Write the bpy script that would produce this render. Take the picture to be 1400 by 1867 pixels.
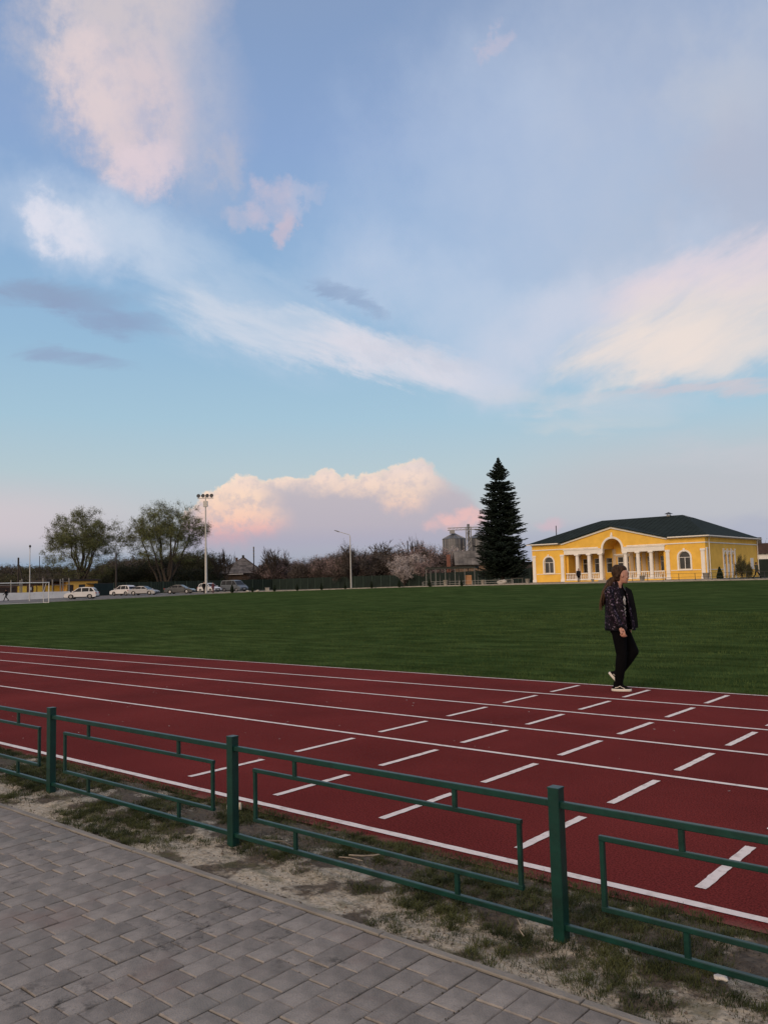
import bpy, bmesh, math, random
import numpy as np
from mathutils import Vector, Matrix
R = math.radians
random.seed(7)
rng = np.random.default_rng(7)
S = bpy.context.scene
COL = S.collection
for o in list(bpy.data.objects):
    bpy.data.objects.remove(o)

# ------------------------------------------------------------------ camera
HC = 1.594
cd = bpy.data.cameras.new('camera')
cam = bpy.data.objects.new('camera', cd)
COL.objects.link(cam)
cd.sensor_fit = 'VERTICAL'
cd.sensor_height = 24.0
cd.lens = 24.0 * 1509.62 / 1867.0
cd.clip_start = 0.05
cd.clip_end = 6000
CR = Vector((0.75766037, 0.65213389, -0.02592594))
CU = Vector((0.07462088, -0.04709534, 0.99609927))
CF = Vector((-0.6483691, 0.75663956, 0.08434508))
m = Matrix((CR, CU, -CF)).transposed().to_4x4()
m.translation = Vector((0, 0, HC))
cam.matrix_world = m
S.camera = cam
FPX = 1509.62

def pix(P):
    d = Vector(P) - Vector((0, 0, HC))
    z = d.dot(CF)
    if z < .05: return (-9999, -9999)
    return (700 + FPX * d.dot(CR) / z, 933.5 - FPX * d.dot(CU) / z)

def srgb(r, g, b):
    f = lambda c: (c / 255 / 12.92) if c <= 10 else ((c / 255 + .055) / 1.055) ** 2.4
    return (f(r), f(g), f(b), 1)

# ------------------------------------------------------------------ world: dusk sky with clouds laid out by compass direction and height
W = bpy.data.worlds.new('World')
S.world = W
W.use_nodes = True
nt = W.node_tree
nt.nodes.clear()
LK = nt.links

def nd(t, **kw):
    n = nt.nodes.new(t)
    for k, v in kw.items():
        setattr(n, k, v)
    return n

def put(sock, v):
    if isinstance(v, bpy.types.NodeSocket): LK.new(v, sock)
    else: sock.default_value = v

def mth(op, a, b=None, c=None, clamp=False):
    n = nd('ShaderNodeMath', operation=op, use_clamp=clamp)
    put(n.inputs[0], a)
    if b is not None: put(n.inputs[1], b)
    if c is not None: put(n.inputs[2], c)
    return n.outputs[0]

def vmt(op, a, b=None, s=None):
    n = nd('ShaderNodeVectorMath', operation=op)
    put(n.inputs[0], a)
    if b is not None: put(n.inputs[1], b)
    if s is not None: put(n.inputs['Scale'], s)
    return n.outputs[1] if op in ('DOT_PRODUCT', 'LENGTH') else n.outputs[0]

def comb(x, y, z=0.0):
    n = nd('ShaderNodeCombineXYZ')
    put(n.inputs[0], x); put(n.inputs[1], y); put(n.inputs[2], z)
    return n.outputs[0]

def mrange(v, a, b, c, d, smooth=True):
    n = nd('ShaderNodeMapRange', interpolation_type='SMOOTHSTEP' if smooth else 'LINEAR')
    for i, x in enumerate((v, a, b, c, d)): put(n.inputs[i], x)
    return n.outputs[0]

def mixc(f, a, b):
    n = nd('ShaderNodeMix', data_type='RGBA')
    put(n.inputs[0], f); put(n.inputs[6], a); put(n.inputs[7], b)
    return n.outputs[2]

def noise(v, scale, detail=4, rough=.55, dist=0.0):
    n = nd('ShaderNodeTexNoise')
    put(n.inputs['Vector'], v)
    n.inputs['Scale'].default_value = scale
    n.inputs['Detail'].default_value = detail
    n.inputs['Roughness'].default_value = rough
    n.inputs['Distortion'].default_value = dist
    return n

def ramp(v, pts):
    n = nd('ShaderNodeValToRGB')
    put(n.inputs[0], v)
    cr = n.color_ramp
    while len(cr.elements) > 1: cr.elements.remove(cr.elements[0])
    cr.elements[0].position = pts[0][0]; cr.elements[0].color = pts[0][1]
    for p, c in pts[1:]:
        e = cr.elements.new(p); e.color = c
    return n.outputs[0]

SUN_EL, SUN_AZ = R(24), R(174)     # azimuth of the low sun measured clockwise from +Y: behind the camera
tc = nd('ShaderNodeTexCoord').outputs['Generated']
nrm = vmt('NORMALIZE', tc)
sx = nd('ShaderNodeSeparateXYZ'); LK.new(nrm, sx.inputs[0])
U = mth('MULTIPLY', mth('ARCTAN2', sx.outputs[0], sx.outputs[1]), 57.29578)
V = mth('MULTIPLY', mth('ARCSINE', sx.outputs[2]), 57.29578)
sky = nd('ShaderNodeTexSky', sky_type='NISHITA', sun_disc=False, sun_elevation=SUN_EL, sun_rotation=SUN_AZ)
sky.sun_elevation = SUN_EL; sky.air_density = 1.0; sky.dust_density = 1.5; sky.ozone_density = 2.0
sc = mixc(1.0, sky.outputs[0], (0, 0, 0, 1))
mm = nt.nodes[-1]; mm.blend_type = 'MULTIPLY'; put(mm.inputs[7], (.085, .085, .085, 1))
base = ramp(mth('DIVIDE', V, 45.0, clamp=True), [
    (0.0, srgb(154, 161, 184)), (.035, srgb(166, 173, 190)), (.075, srgb(186, 189, 199)), (.115, srgb(194, 200, 205)),
    (.17, srgb(187, 205, 212)), (.25, srgb(170, 202, 220)), (.36, srgb(155, 192, 221)), (.48, srgb(146, 182, 219)),
    (.64, srgb(143, 171, 214)), (.80, srgb(138, 163, 202)), (1.0, srgb(126, 150, 190))])
col = mixc(.88, sc, base)

P = comb(U, V)
nA = noise(P, .10, 5, .6)
nB = noise(P, .42, 9, .64)
nF = noise(P, 1.7, 6, .66)
nC = noise(vmt('MULTIPLY', P, (1.0, 3.2, 1.0)), .16, 6, .62, .4)
def streak(dx, dy, a, b):
    return comb(mth('MULTIPLY', vmt('DOT_PRODUCT', P, (dx, dy, 0)), a), mth('MULTIPLY', vmt('DOT_PRODUCT', P, (-dy, dx, 0)), b))
nG = noise(streak(.94, -.34, .35, 1.3), .38, 9, .66, .3)
nH = noise(streak(.93, .37, .3, 1.0), .38, 8, .62, .3)
def cent(n, amp): return vmt('SCALE', vmt('SUBTRACT', n.outputs['Color'], (.5, .5, .5)), s=amp)
dis = {0: vmt('ADD', P, cent(nA, 14.0)),
       1: vmt('ADD', vmt('ADD', P, cent(nA, 4.5)), vmt('ADD', cent(nB, 4.2), cent(nF, .8))),
       3: vmt('ADD', vmt('ADD', P, cent(nA, 4.0)), vmt('ADD', vmt('MULTIPLY', cent(nG, 6.5), (1.0, .55, 0)), cent(nF, .5))),
       4: vmt('ADD', vmt('ADD', P, cent(nA, 6.0)), vmt('MULTIPLY', cent(nH, 9.0), (1.0, .6, 0))),
       2: vmt('ADD', P, vmt('MULTIPLY', cent(nC, 9.0), (1.0, .35, 0)))}
dens = {0: mrange(nA.outputs['Fac'], .3, .7, .72, 1.0), 1: mrange(nB.outputs['Fac'], .32, .62, .52, 1.0), 3: mrange(nG.outputs['Fac'], .3, .62, .5, 1.0), 4: mrange(nH.outputs['Fac'], .3, .62, .6, 1.0), 2: mrange(nC.outputs['Fac'], .32, .62, .55, 1.0)}
# low bands of haze: pinkish on the left, mauve on the right
lowp = mth('MULTIPLY', mrange(U, -52, -66, 0, 1), mth('MULTIPLY', mrange(V, 1.8, 3.8, 0, 1), mrange(V, 4.6, 8.0, 1, 0)))
col = mixc(mth('MULTIPLY', lowp, .7), col, srgb(212, 198, 204))
lowb = mth('MULTIPLY', mrange(U, -50, -60, 0, 1), mrange(vmt('DOT_PRODUCT', dis[2], (0, 1, 0)), 1.2, 2.6, 1, 0))
col = mixc(mth('MULTIPLY', lowb, .7), col, srgb(142, 168, 194))
grey = mth('MULTIPLY', mrange(U, -36, -24, 0, 1), mrange(V, 11, 5, 0, 1))
col = mixc(mth('MULTIPLY', grey, .85), col, srgb(190, 191, 198))
low = mth('MULTIPLY', mrange(U, -40, -28, 0, 1), mrange(vmt('DOT_PRODUCT', dis[2], (0, 1, 0)), 2.0, 4.6, 1, 0))
col = mixc(mth('MULTIPLY', low, .6), col, srgb(164, 170, 194))
BL = [
(-21.64, 27.16, 0.05856, 0.01957, -0.01291, 0.08617, 0.75, 0.78, 0.25, (188, 196, 213), 0),
(-15.36, 23.85, 0.18028, -0.01251, 0.03387, 0.16997, 0.7, 0.55, 0.2, (178, 182, 200), 0),
(-33.77, 24.67, 0.07066, 0.04255, -0.04632, 0.11034, 0.8, 0.5, 0.3, (176, 196, 226), 0),
(-16.22, 30.29, 0.19134, 0.06178, -0.0267, 0.30689, 0.8, 0.45, 0.3, (196, 200, 210), 0),
(-54.08, 31.23, 0.24182, 0.06487, -0.03884, 0.15342, 0.7, 0.7, 0.5, (184, 188, 206), 1),
(-51.26, 27.9, 0.63737, 0.12942, -0.12613, 0.62407, 0.6, 0.6, 0.6, (186, 186, 202), 1),
(-61.86, 30.32, 0.26672, 0.16425, -0.14013, 0.25956, 0.8, 0.35, 0.6, (176, 186, 206), 1),
(-59.05, 34.39, 0.17855, 0.0005, -0.03306, 0.24336, 0.5, 0.9, 0.5, (206, 198, 204), 1),
(-58.14, 30.37, 0.19813, 0.12121, -0.10168, 0.20414, 0.45, 0.92, 0.5, (214, 200, 206), 1),
(-60.29, 31.13, 0.4071, 0.21837, -0.1153, 0.2465, 0.6, 0.7, 0.5, (224, 208, 210), 1),
(-56.94, 27.06, 0.30908, 0.22131, -0.29297, 0.49431, 0.45, 0.85, 0.6, (222, 206, 214), 1),
(-56.67, 37.37, 0.1677, -0.00041, -0.03865, 0.31997, 0.5, 0.85, 0.5, (204, 196, 202), 1),
(-50.16, 25.08, 0.76931, -0.01054, -0.05338, 1.26343, 0.6, 0.6, 0.6, (188, 188, 208), 1),
(-48.03, 25.42, 0.47553, -0.32381, 0.33842, 0.72255, 0.6, 0.75, 0.6, (196, 190, 208), 1),
(-47.25, 24.14, 1.07617, -0.02007, -0.01733, 0.82679, 0.5, 0.7, 0.6, (202, 188, 202), 1),
(-45.81, 25.93, 0.46071, 0.4548, -0.76321, 1.0741, 0.6, 0.55, 0.6, (188, 192, 214), 1),
(-31.57, 33.31, 0.36903, 0.64769, -0.99942, 0.97049, 0.6, 0.62, 0.6, (196, 190, 208), 1),
(-63.16, 22.67, 0.15014, -0.02581, 0.01538, 0.34329, 0.8, 0.65, 0.4, (190, 205, 228), 0),
(-59.02, 22.79, 0.18724, -0.05237, 0.06027, 0.39415, 0.7, 0.75, 0.5, (202, 212, 230), 1),
(-61.98, 22.9, 0.31716, -0.12746, 0.15915, 0.60365, 0.5, 0.9, 0.5, (224, 224, 236), 1),
(-52.48, 19.87, 0.08657, -0.05734, 0.15458, 0.28618, 0.7, 0.65, 0.4, (192, 208, 228), 3),
(-32.52, 17.84, 0.07012, -0.01906, 0.0659, 0.24695, 0.8, 0.65, 0.3, (196, 208, 228), 0),
(-46.07, 16.93, 0.09576, -0.03294, 0.16407, 0.57214, 0.45, 0.8, 0.5, (206, 214, 228), 3),
(-38.97, 15.06, 0.13371, -0.02642, 0.11141, 0.60794, 0.5, 0.85, 0.5, (220, 218, 228), 3),
(-37.99, 15.4, 0.17126, -0.02126, 0.16214, 1.35519, 0.7, 0.35, 0.5, (192, 198, 214), 1),
(-63.12, 18.66, 0.21538, -0.01309, -0.03234, 1.07414, 0.6, 0.85, 0.6, (142, 160, 190), 2),
(-59.01, 17.49, 0.25636, -0.06347, 0.18978, 1.08653, 0.6, 0.8, 0.6, (142, 160, 192), 2),
(-61.24, 14.82, 0.27267, -0.03579, 0.10943, 1.43488, 0.55, 0.75, 0.6, (146, 164, 194), 2),
(-42.62, 19.21, 0.28469, -0.14652, 0.59939, 1.41079, 0.6, 0.7, 0.6, (142, 162, 194), 2),
(-23.98, 17.61, 0.09015, 0.03142, -0.06789, 0.2479, 0.8, 0.6, 0.3, (210, 212, 226), 0),
(-16.35, 18.93, 0.11185, 0.03562, -0.11315, 0.48368, 0.7, 0.8, 0.3, (228, 214, 220), 4),
(-16.9, 15.35, 0.10826, 0.02632, -0.06134, 0.31923, 0.65, 0.85, 0.35, (236, 222, 214), 4),
(-21.03, 13.73, 0.15331, 0.01518, -0.0264, 0.5079, 0.7, 0.7, 0.4, (238, 224, 216), 4),
(-18.44, 11.56, 0.14381, -0.00349, 0.15621, 2.21326, 0.7, 0.75, 0.4, (204, 198, 206), 2),
(-26.09, 11.48, 0.16173, -0.01622, 0.13667, 1.05466, 0.8, 0.5, 0.4, (216, 212, 216), 2),
(-26.16, 10.14, 0.19781, -0.00934, 0.10798, 1.52163, 0.8, 0.35, 0.4, (214, 212, 212), 2),
(-16.72, 7.42, 0.1415, -0.00829, 0.08149, 0.95916, 0.8, 0.35, 0.4, (204, 200, 208), 2),

]
for cx, cy, a0, a1, b0, b1, sf, op, nz, cc, ty in BL:
    v = dis[ty]
    x = mth('SUBTRACT', vmt('DOT_PRODUCT', v, (a0, a1, 0)), a0 * cx + a1 * cy)
    y = mth('SUBTRACT', vmt('DOT_PRODUCT', v, (b0, b1, 0)), b0 * cx + b1 * cy)
    d = vmt('LENGTH', comb(x, y))
    al = mth('MULTIPLY', mrange(d, 1 - sf, 1 + sf * .6, op, 0), dens[ty])
    col = mixc(al, col, srgb(*cc))
# towering cloud bank above the far trees
top = nd('ShaderNodeFloatCurve')
TP = [(-54.3, 4.6), (-53.25, 6.1), (-52.7, 6.5), (-51.86, 6.88), (-50.74, 7.4), (-49.81, 7.54), (-48.88, 7.31), (-47.75, 7.45),
      (-46.62, 7.40), (-45.48, 7.75), (-44.52, 8.25), (-43.39, 7.40), (-42.43, 7.45), (-40.51, 7.89), (-39.17, 8.3), (-37.83, 8.5),
      (-36.89, 7.67), (-35.96, 7.1), (-34.84, 6.61), (-33.92, 5.7), (-33.02, 4.4), (-31.5, 2.2)]
cv = top.mapping.curves[0]
pts = [((u + 60) / 34, v / 10) for u, v in TP]
cv.points[0].location = (0, 0); cv.points[1].location = (1, 0)
for p in [(.158, .0)] + pts:
    cv.points.new(*p)
for p in cv.points: p.handle_type = 'AUTO_CLAMPED'
top.mapping.update()
nD = noise(P, 1.15, 7, .62)
nE = noise(P, .5, 3, .5)
PD = vmt('ADD', vmt('ADD', P, cent(nD, 1.15)), cent(nE, .8))
sp = nd('ShaderNodeSeparateXYZ'); LK.new(PD, sp.inputs[0])
LK.new(mth('DIVIDE', mth('ADD', sp.outputs[0], 60.0), 34.0, clamp=True), top.inputs['Value'])
depth = mth('SUBTRACT', mth('MULTIPLY', top.outputs[0], 10.0), sp.outputs[1])
rightsoft = mrange(U, -38.5, -34.5, .24, 1.6)
am = mrange(depth, 0.0, rightsoft, 0, 1)
am = mth('MULTIPLY', am, mrange(V, 1.5, 3.3, .25, 1))
am = mth('MULTIPLY', am, mrange(U, -32, -36, .55, .97))
def spot(cx, cy, a, b, soft=.7, v=None):
    q = vmt('MULTIPLY', vmt('SUBTRACT', v or PD, (cx, cy, 0)), (1 / a, 1 / b, 0))
    return mrange(vmt('LENGTH', q), 1 - soft, 1 + soft, 1, 0)
body = ramp(mth('DIVIDE', V, 8.0, clamp=True), [(0, srgb(156, 160, 182)), (.35, srgb(172, 170, 188)), (.5, srgb(184, 177, 188)), (.75, srgb(190, 182, 190)), (1, srgb(208, 198, 200))])
cum = body
warm = ramp(mth('DIVIDE', V, 8.0, clamp=True), [(0, srgb(206, 166, 174)), (.42, srgb(214, 172, 178)), (.5, srgb(240, 188, 178)), (.58, srgb(247, 204, 184)), (.75, srgb(250, 217, 194)), (.93, srgb(246, 220, 206)), (1, srgb(240, 220, 212))])
w = mth('MAXIMUM', spot(-51.2, 5.7, 2.9, 2.6, .45), mth('MULTIPLY', spot(-50.2, 4.5, 2.6, 1.2, .5), .9))
for s_ in ((-47.5, 7.3, 1.6, .7), (-44.7, 7.3, 1.7, 1.0), (-42.0, 6.9, 2.6, .75), (-38.9, 7.1, 2.3, 1.3), (-39.2, 5.8, 1.4, .9)):
    w = mth('MAXIMUM', w, mth('MULTIPLY', spot(*s_, .7), .9))
w = mth('MULTIPLY', w, mrange(nE.outputs['Fac'], .3, .55, .6, 1))
w = mth('MULTIPLY', w, mrange(nD.outputs['Fac'], .34, .58, .45, 1))
cum = mixc(w, cum, warm)
rim = mth('MULTIPLY', mrange(depth, .05, .5, .45, 0), mrange(U, -37, -36, 1, 0))
cum = mixc(rim, cum, srgb(250, 230, 202))
col = mixc(am, col, cum)
pk = mth('MAXIMUM', spot(-36.0, 4.0, 1.1, .5, .6), mth('MAXIMUM', spot(-34.6, 4.35, 1.1, .6, .5), mth('MULTIPLY', spot(-37.0, 3.75, .8, .35, .7), .6)))
pk = mth('MULTIPLY', pk, mrange(nD.outputs['Fac'], .3, .6, .5, .95))
col = mixc(mth('MULTIPLY', pk, .85), col, srgb(236, 190, 186))
col = mixc(mth('MULTIPLY', spot(-29.2, 3.6, .8, .35, .8), .6), col, srgb(214, 182, 192))
col = mixc(mth('MULTIPLY', spot(-14.2, 5.0, 1.0, .3, .8), .4), col, srgb(212, 190, 196))
# unseen overhead cloud added to lift the light; behind the camera, warmer towards the sunset
veil = mth('MULTIPLY', mrange(V, 34, 60, 0, .8), mrange(nA.outputs['Fac'], .3, .7, .7, 1))
col = mixc(veil, col, srgb(206, 200, 204))
west = mth('MULTIPLY', mrange(vmt('DOT_PRODUCT', nrm, (math.sin(SUN_AZ), math.cos(SUN_AZ), .12)), -.25, .95, 0, 1), mrange(V, 75, 8, .25, .85))
col = mixc(west, col, srgb(246, 214, 184))
hi = mrange(V, -1.0, 0.0, 0, 1)
col = mixc(hi, srgb(70, 72, 74), col)
bgm = nd('ShaderNodeVectorMath', operation='SCALE'); LK.new(col, bgm.inputs[0]); bgm.inputs['Scale'].default_value = 10.0
bg = nd('ShaderNodeBackground'); bg.inputs[1].default_value = .1
LK.new(bgm.outputs[0], bg.inputs[0])
wo = nd('ShaderNodeOutputWorld'); LK.new(bg.outputs[0], wo.inputs[0])
try:
    W.cycles.sampling_method = 'MANUAL'; W.cycles.sample_map_resolution = 512
except Exception: pass

# ------------------------------------------------------------------ low soft sun
sl = bpy.data.lights.new('sun', 'SUN')
sl.energy = 1.35; sl.angle = R(28); sl.color = (1.0, .78, .58)
sun = bpy.data.objects.new('sun', sl); COL.objects.link(sun)
sd = Vector((math.sin(SUN_AZ) * math.cos(SUN_EL), math.cos(SUN_AZ) * math.cos(SUN_EL), math.sin(SUN_EL)))
sun.rotation_euler = sd.to_track_quat('Z', 'Y').to_euler()
S.view_settings.view_transform = 'Standard'
S.view_settings.look = 'None'
S.view_settings.exposure = 0
S.view_settings.gamma = 1
S.view_settings.use_curve_mapping = False

# ================================================================== helpers
def lin(c, k=1.0): return (c[0] * k, c[1] * k, c[2] * k, 1)

MATS = {}
def mat(name, rgb, rough=.8, amt=.25, scale=3.0, bump=0.0, bscale=None, metal=0.0, rnd=0.0, rgb2=None, coat=0.0, stretch=None, attr=None, spec=.5, detail=5, lohi=(.35, .65)):
    """noise-varied principled material; rnd = per-object brightness spread"""
    if name in MATS: return MATS[name]
    M = bpy.data.materials.new(name); M.use_nodes = True
    t = M.node_tree; L = t.links; b = t.nodes['Principled BSDF']
    b.inputs['Roughness'].default_value = rough
    b.inputs['Metallic'].default_value = metal
    b.inputs['Specular IOR Level'].default_value = spec
    b.inputs['Coat Weight'].default_value = coat
    c = t.nodes.new('ShaderNodeTexCoord'); v = c.outputs['Object']
    if stretch:
        mp = t.nodes.new('ShaderNodeMapping'); L.new(v, mp.inputs[0]); mp.inputs['Scale'].default_value = stretch; v = mp.outputs[0]
    n = t.nodes.new('ShaderNodeTexNoise'); L.new(v, n.inputs['Vector']); n.inputs['Scale'].default_value = scale; n.inputs['Detail'].default_value = detail; n.inputs['Roughness'].default_value = .6
    mr = t.nodes.new('ShaderNodeMapRange'); L.new(n.outputs['Fac'], mr.inputs[0]); mr.inputs[1].default_value = lohi[0]; mr.inputs[2].default_value = lohi[1]
    mx = t.nodes.new('ShaderNodeMix'); mx.data_type = 'RGBA'; L.new(mr.outputs[0], mx.inputs[0])
    mx.inputs[6].default_value = lin(rgb, 1 - amt); mx.inputs[7].default_value = lin(rgb2 if rgb2 else rgb, 1 + amt)
    out = mx.outputs[2]
    if rnd or attr:
        add = t.nodes.new('ShaderNodeMath'); add.operation = 'ADD'
        if attr:
            at = t.nodes.new('ShaderNodeAttribute'); at.attribute_name = attr; L.new(at.outputs['Fac'], add.inputs[0])
        else: add.inputs[0].default_value = 0
        oi = t.nodes.new('ShaderNodeObjectInfo'); L.new(oi.outputs['Random'], add.inputs[1])
        fr = t.nodes.new('ShaderNodeMath'); fr.operation = 'FRACT'; L.new(add.outputs[0], fr.inputs[0])
        m2 = t.nodes.new('ShaderNodeMapRange'); L.new(fr.outputs[0], m2.inputs[0]); m2.inputs[3].default_value = 1 - rnd; m2.inputs[4].default_value = 1 + rnd
        vm = t.nodes.new('ShaderNodeVectorMath'); vm.operation = 'SCALE'; L.new(out, vm.inputs[0]); L.new(m2.outputs[0], vm.inputs['Scale']); out = vm.outputs[0]
    L.new(out, b.inputs['Base Color'])
    if bump:
        n2 = t.nodes.new('ShaderNodeTexNoise'); L.new(v, n2.inputs['Vector']); n2.inputs['Scale'].default_value = bscale or scale * 4; n2.inputs['Detail'].default_value = 4
        bp = t.nodes.new('ShaderNodeBump'); bp.inputs['Strength'].default_value = bump; bp.inputs['Distance'].default_value = .02; L.new(n2.outputs['Fac'], bp.inputs['Height']); L.new(bp.outputs[0], b.inputs['Normal'])
    MATS[name] = M
    return M

def tag(o, label=None, cat=None, group=None, kind=None):
    if label: o['label'] = label
    if cat: o['category'] = cat
    if group: o['group'] = group
    if kind: o['kind'] = kind
    return o

def empty(name, loc, rz=0.0):
    o = bpy.data.objects.new(name, None); COL.objects.link(o); o.empty_display_size = .2
    o.location = loc; o.rotation_euler = (0, 0, rz); return o

class MB:
    def __init__(s): s.v = []; s.f = []; s.m = []; s.mi = 0; s.n = 0; s.T = None
    def add(s, vs, fs):
        if s.T is not None: vs = [tuple(s.T @ Vector(p)) for p in vs]
        k = s.n; s.v += [tuple(p) for p in vs]; s.n += len(vs)
        s.f += [tuple(i + k for i in f) for f in fs]; s.m += [s.mi] * len(fs)
    def box(s, x0, x1, y0, y1, z0, z1):
        s.add([(x0, y0, z0), (x1, y0, z0), (x1, y1, z0), (x0, y1, z0), (x0, y0, z1), (x1, y0, z1), (x1, y1, z1), (x0, y1, z1)],
              [(0, 3, 2, 1), (4, 5, 6, 7), (0, 1, 5, 4), (1, 2, 6, 5), (2, 3, 7, 6), (3, 0, 4, 7)])
    def cbox(s, x0, x1, y0, y1, z0, z1, c=.004):
        """box with chamfered top"""
        s.add([(x0, y0, z0), (x1, y0, z0), (x1, y1, z0), (x0, y1, z0), (x0, y0, z1 - c), (x1, y0, z1 - c), (x1, y1, z1 - c), (x0, y1, z1 - c),
               (x0 + c, y0 + c, z1), (x1 - c, y0 + c, z1), (x1 - c, y1 - c, z1), (x0 + c, y1 - c, z1)],
              [(0, 1, 5, 4), (1, 2, 6, 5), (2, 3, 7, 6), (3, 0, 4, 7), (4, 5, 9, 8), (5, 6, 10, 9), (6, 7, 11, 10), (7, 4, 8, 11), (8, 9, 10, 11)])
    def tube(s, pts, rad, n=6, cap=True, flat=None):
        pts = [Vector(p) for p in pts]
        if not hasattr(rad, '__len__'): rad = [rad] * len(pts)
        vs = []; fs = []; prev = None
        for i, p in enumerate(pts):
            d = (pts[min(i + 1, len(pts) - 1)] - pts[max(i - 1, 0)]).normalized()
            a = prev if prev else (Vector((0, 0, 1)) if abs(d.z) < .9 else Vector((1, 0, 0)))
            b = d.cross(a)
            if b.length < 1e-5: b = d.cross(Vector((0, 1, 0)))
            b.normalize(); a = b.cross(d).normalized(); prev = a
            r = rad[i]; ra, rb = (r, r) if not hasattr(r, '__len__') else r
            for k in range(n):
                t = 2 * math.pi * k / n + (math.pi / 4 if n == 4 else 0)
                vs.append(p + a * (math.cos(t) * ra) + b * (math.sin(t) * rb))
        for i in range(len(pts) - 1):
            for k in range(n):
                k2 = (k + 1) % n
                fs.append((i * n + k, i * n + k2, (i + 1) * n + k2, (i + 1) * n + k))
        if cap: fs += [tuple(reversed(range(n))), tuple((len(pts) - 1) * n + k for k in range(n))]
        s.add(vs, fs)
    def lathe(s, prof, n=12, c=(0, 0, 0), cap=True):
        vs = []; fs = []
        for r, z in prof:
            for k in range(n):
                t = 2 * math.pi * k / n; vs.append((c[0] + r * math.cos(t), c[1] + r * math.sin(t), c[2] + z))
        for i in range(len(prof) - 1):
            for k in range(n): fs.append((i * n + k, i * n + (k + 1) % n, (i + 1) * n + (k + 1) % n, (i + 1) * n + k))
        if cap: fs += [tuple(reversed(range(n))), tuple((len(prof) - 1) * n + k for k in range(n))]
        s.add(vs, fs)
    def prism(s, poly, y0, y1):
        """poly in (x,z), extruded along y"""
        n = len(poly); vs = [(x, y0, z) for x, z in poly] + [(x, y1, z) for x, z in poly]
        fs = [tuple(range(n)), tuple(reversed(range(n, 2 * n)))] + [((i + 1) % n, i, i + n, (i + 1) % n + n) for i in range(n)]
        s.add(vs, fs)
    def build(s, name, mats, parent=None, smooth=False, loc=None):
        me = bpy.data.meshes.new(name); me.from_pydata(s.v, [], s.f)
        if not isinstance(mats, (list, tuple)): mats = [mats]
        for m_ in mats: me.materials.append(m_)
        if len(mats) > 1: me.polygons.foreach_set('material_index', s.m)
        if smooth:
            me.polygons.foreach_set('use_smooth', [True] * len(me.polygons))
            try: me.set_sharp_from_angle(angle=R(40))
            except Exception: pass
        me.update()
        return link(name, me, parent, loc)

def link(name, me, parent=None, loc=None):
    o = bpy.data.objects.new(name, me); COL.objects.link(o)
    if parent: o.parent = parent
    if loc: o.location = loc
    return o

def npmesh(name, verts, faces, mats, parent=None, smooth=False, mi=None):
    """verts (n,3) and faces (m,3|4) numpy arrays"""
    me = bpy.data.meshes.new(name); verts = np.asarray(verts, np.float32); faces = np.asarray(faces, np.int32)
    k = faces.shape[1]; me.vertices.add(len(verts)); me.vertices.foreach_set('co', verts.ravel())
    me.loops.add(faces.size); me.loops.foreach_set('vertex_index', faces.ravel())
    me.polygons.add(len(faces)); me.polygons.foreach_set('loop_start', np.arange(0, faces.size, k, dtype=np.int32))
    try: me.polygons.foreach_set('loop_total', np.full(len(faces), k, np.int32))
    except Exception: pass
    for m_ in (mats if isinstance(mats, (list, tuple)) else [mats]): me.materials.append(m_)
    if mi is not None: me.polygons.foreach_set('material_index', np.asarray(mi, np.int32))
    if smooth: me.polygons.foreach_set('use_smooth', np.ones(len(faces), bool))
    me.update(calc_edges=True); me.validate()
    return link(name, me, parent)

def children(o): return [c for c in COL.objects if c.parent == o]
def copy_tree(o, parent=None, kids=None):
    c = o.copy(); COL.objects.link(c); c.parent = parent
    for ch in list(o.children): copy_tree(ch, c)
    return c

def vnoise(x, y, seed=0):
    x = np.asarray(x, float); y = np.asarray(y, float)
    xi = np.floor(x).astype(np.int64); yi = np.floor(y).astype(np.int64); xf = x - xi; yf = y - yi
    def h(a, b):
        v = (a * 374761393 + b * 668265263 + seed * 974711) & 0x7fffffff
        v = ((v ^ (v >> 13)) * 1274126177) & 0x7fffffff
        return ((v ^ (v >> 16)) & 0xffff) / 65535.0
    u = xf * xf * (3 - 2 * xf); w = yf * yf * (3 - 2 * yf)
    return (h(xi, yi) * (1 - u) + h(xi + 1, yi) * u) * (1 - w) + (h(xi, yi + 1) * (1 - u) + h(xi + 1, yi + 1) * u) * w
def fbm(x, y, o=4, seed=0):
    s = 0; a = .5; t = 0
    for i in range(o): s = s + a * vnoise(x, y, seed + i * 17); t += a; a *= .5; x = x * 2.03 + 5.1; y = y * 2.03 + 1.7
    return s / t

def E(x, y):
    """height of the ground: level by the track, rising gently to the far side"""
    t = np.clip((np.asarray(y, float) - 12) / 70, 0, 1)
    k = np.clip((-60 - np.asarray(x, float)) / 42, 0, 1); k = k * k * (3 - 2 * k)
    return .9 * t * t * (1 - .3 * k)
def at(px, depth, dz=0.0):
    """ground point in the compass direction of photograph column px, at the given distance along the view axis"""
    a = math.atan((px - 700) / FPX) - R(40.593)
    r = depth / math.cos(math.atan((px - 700) / FPX))
    x, y = r * math.sin(a), r * math.cos(a)
    return Vector((x, y, float(E(x, y)) + dz))

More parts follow.
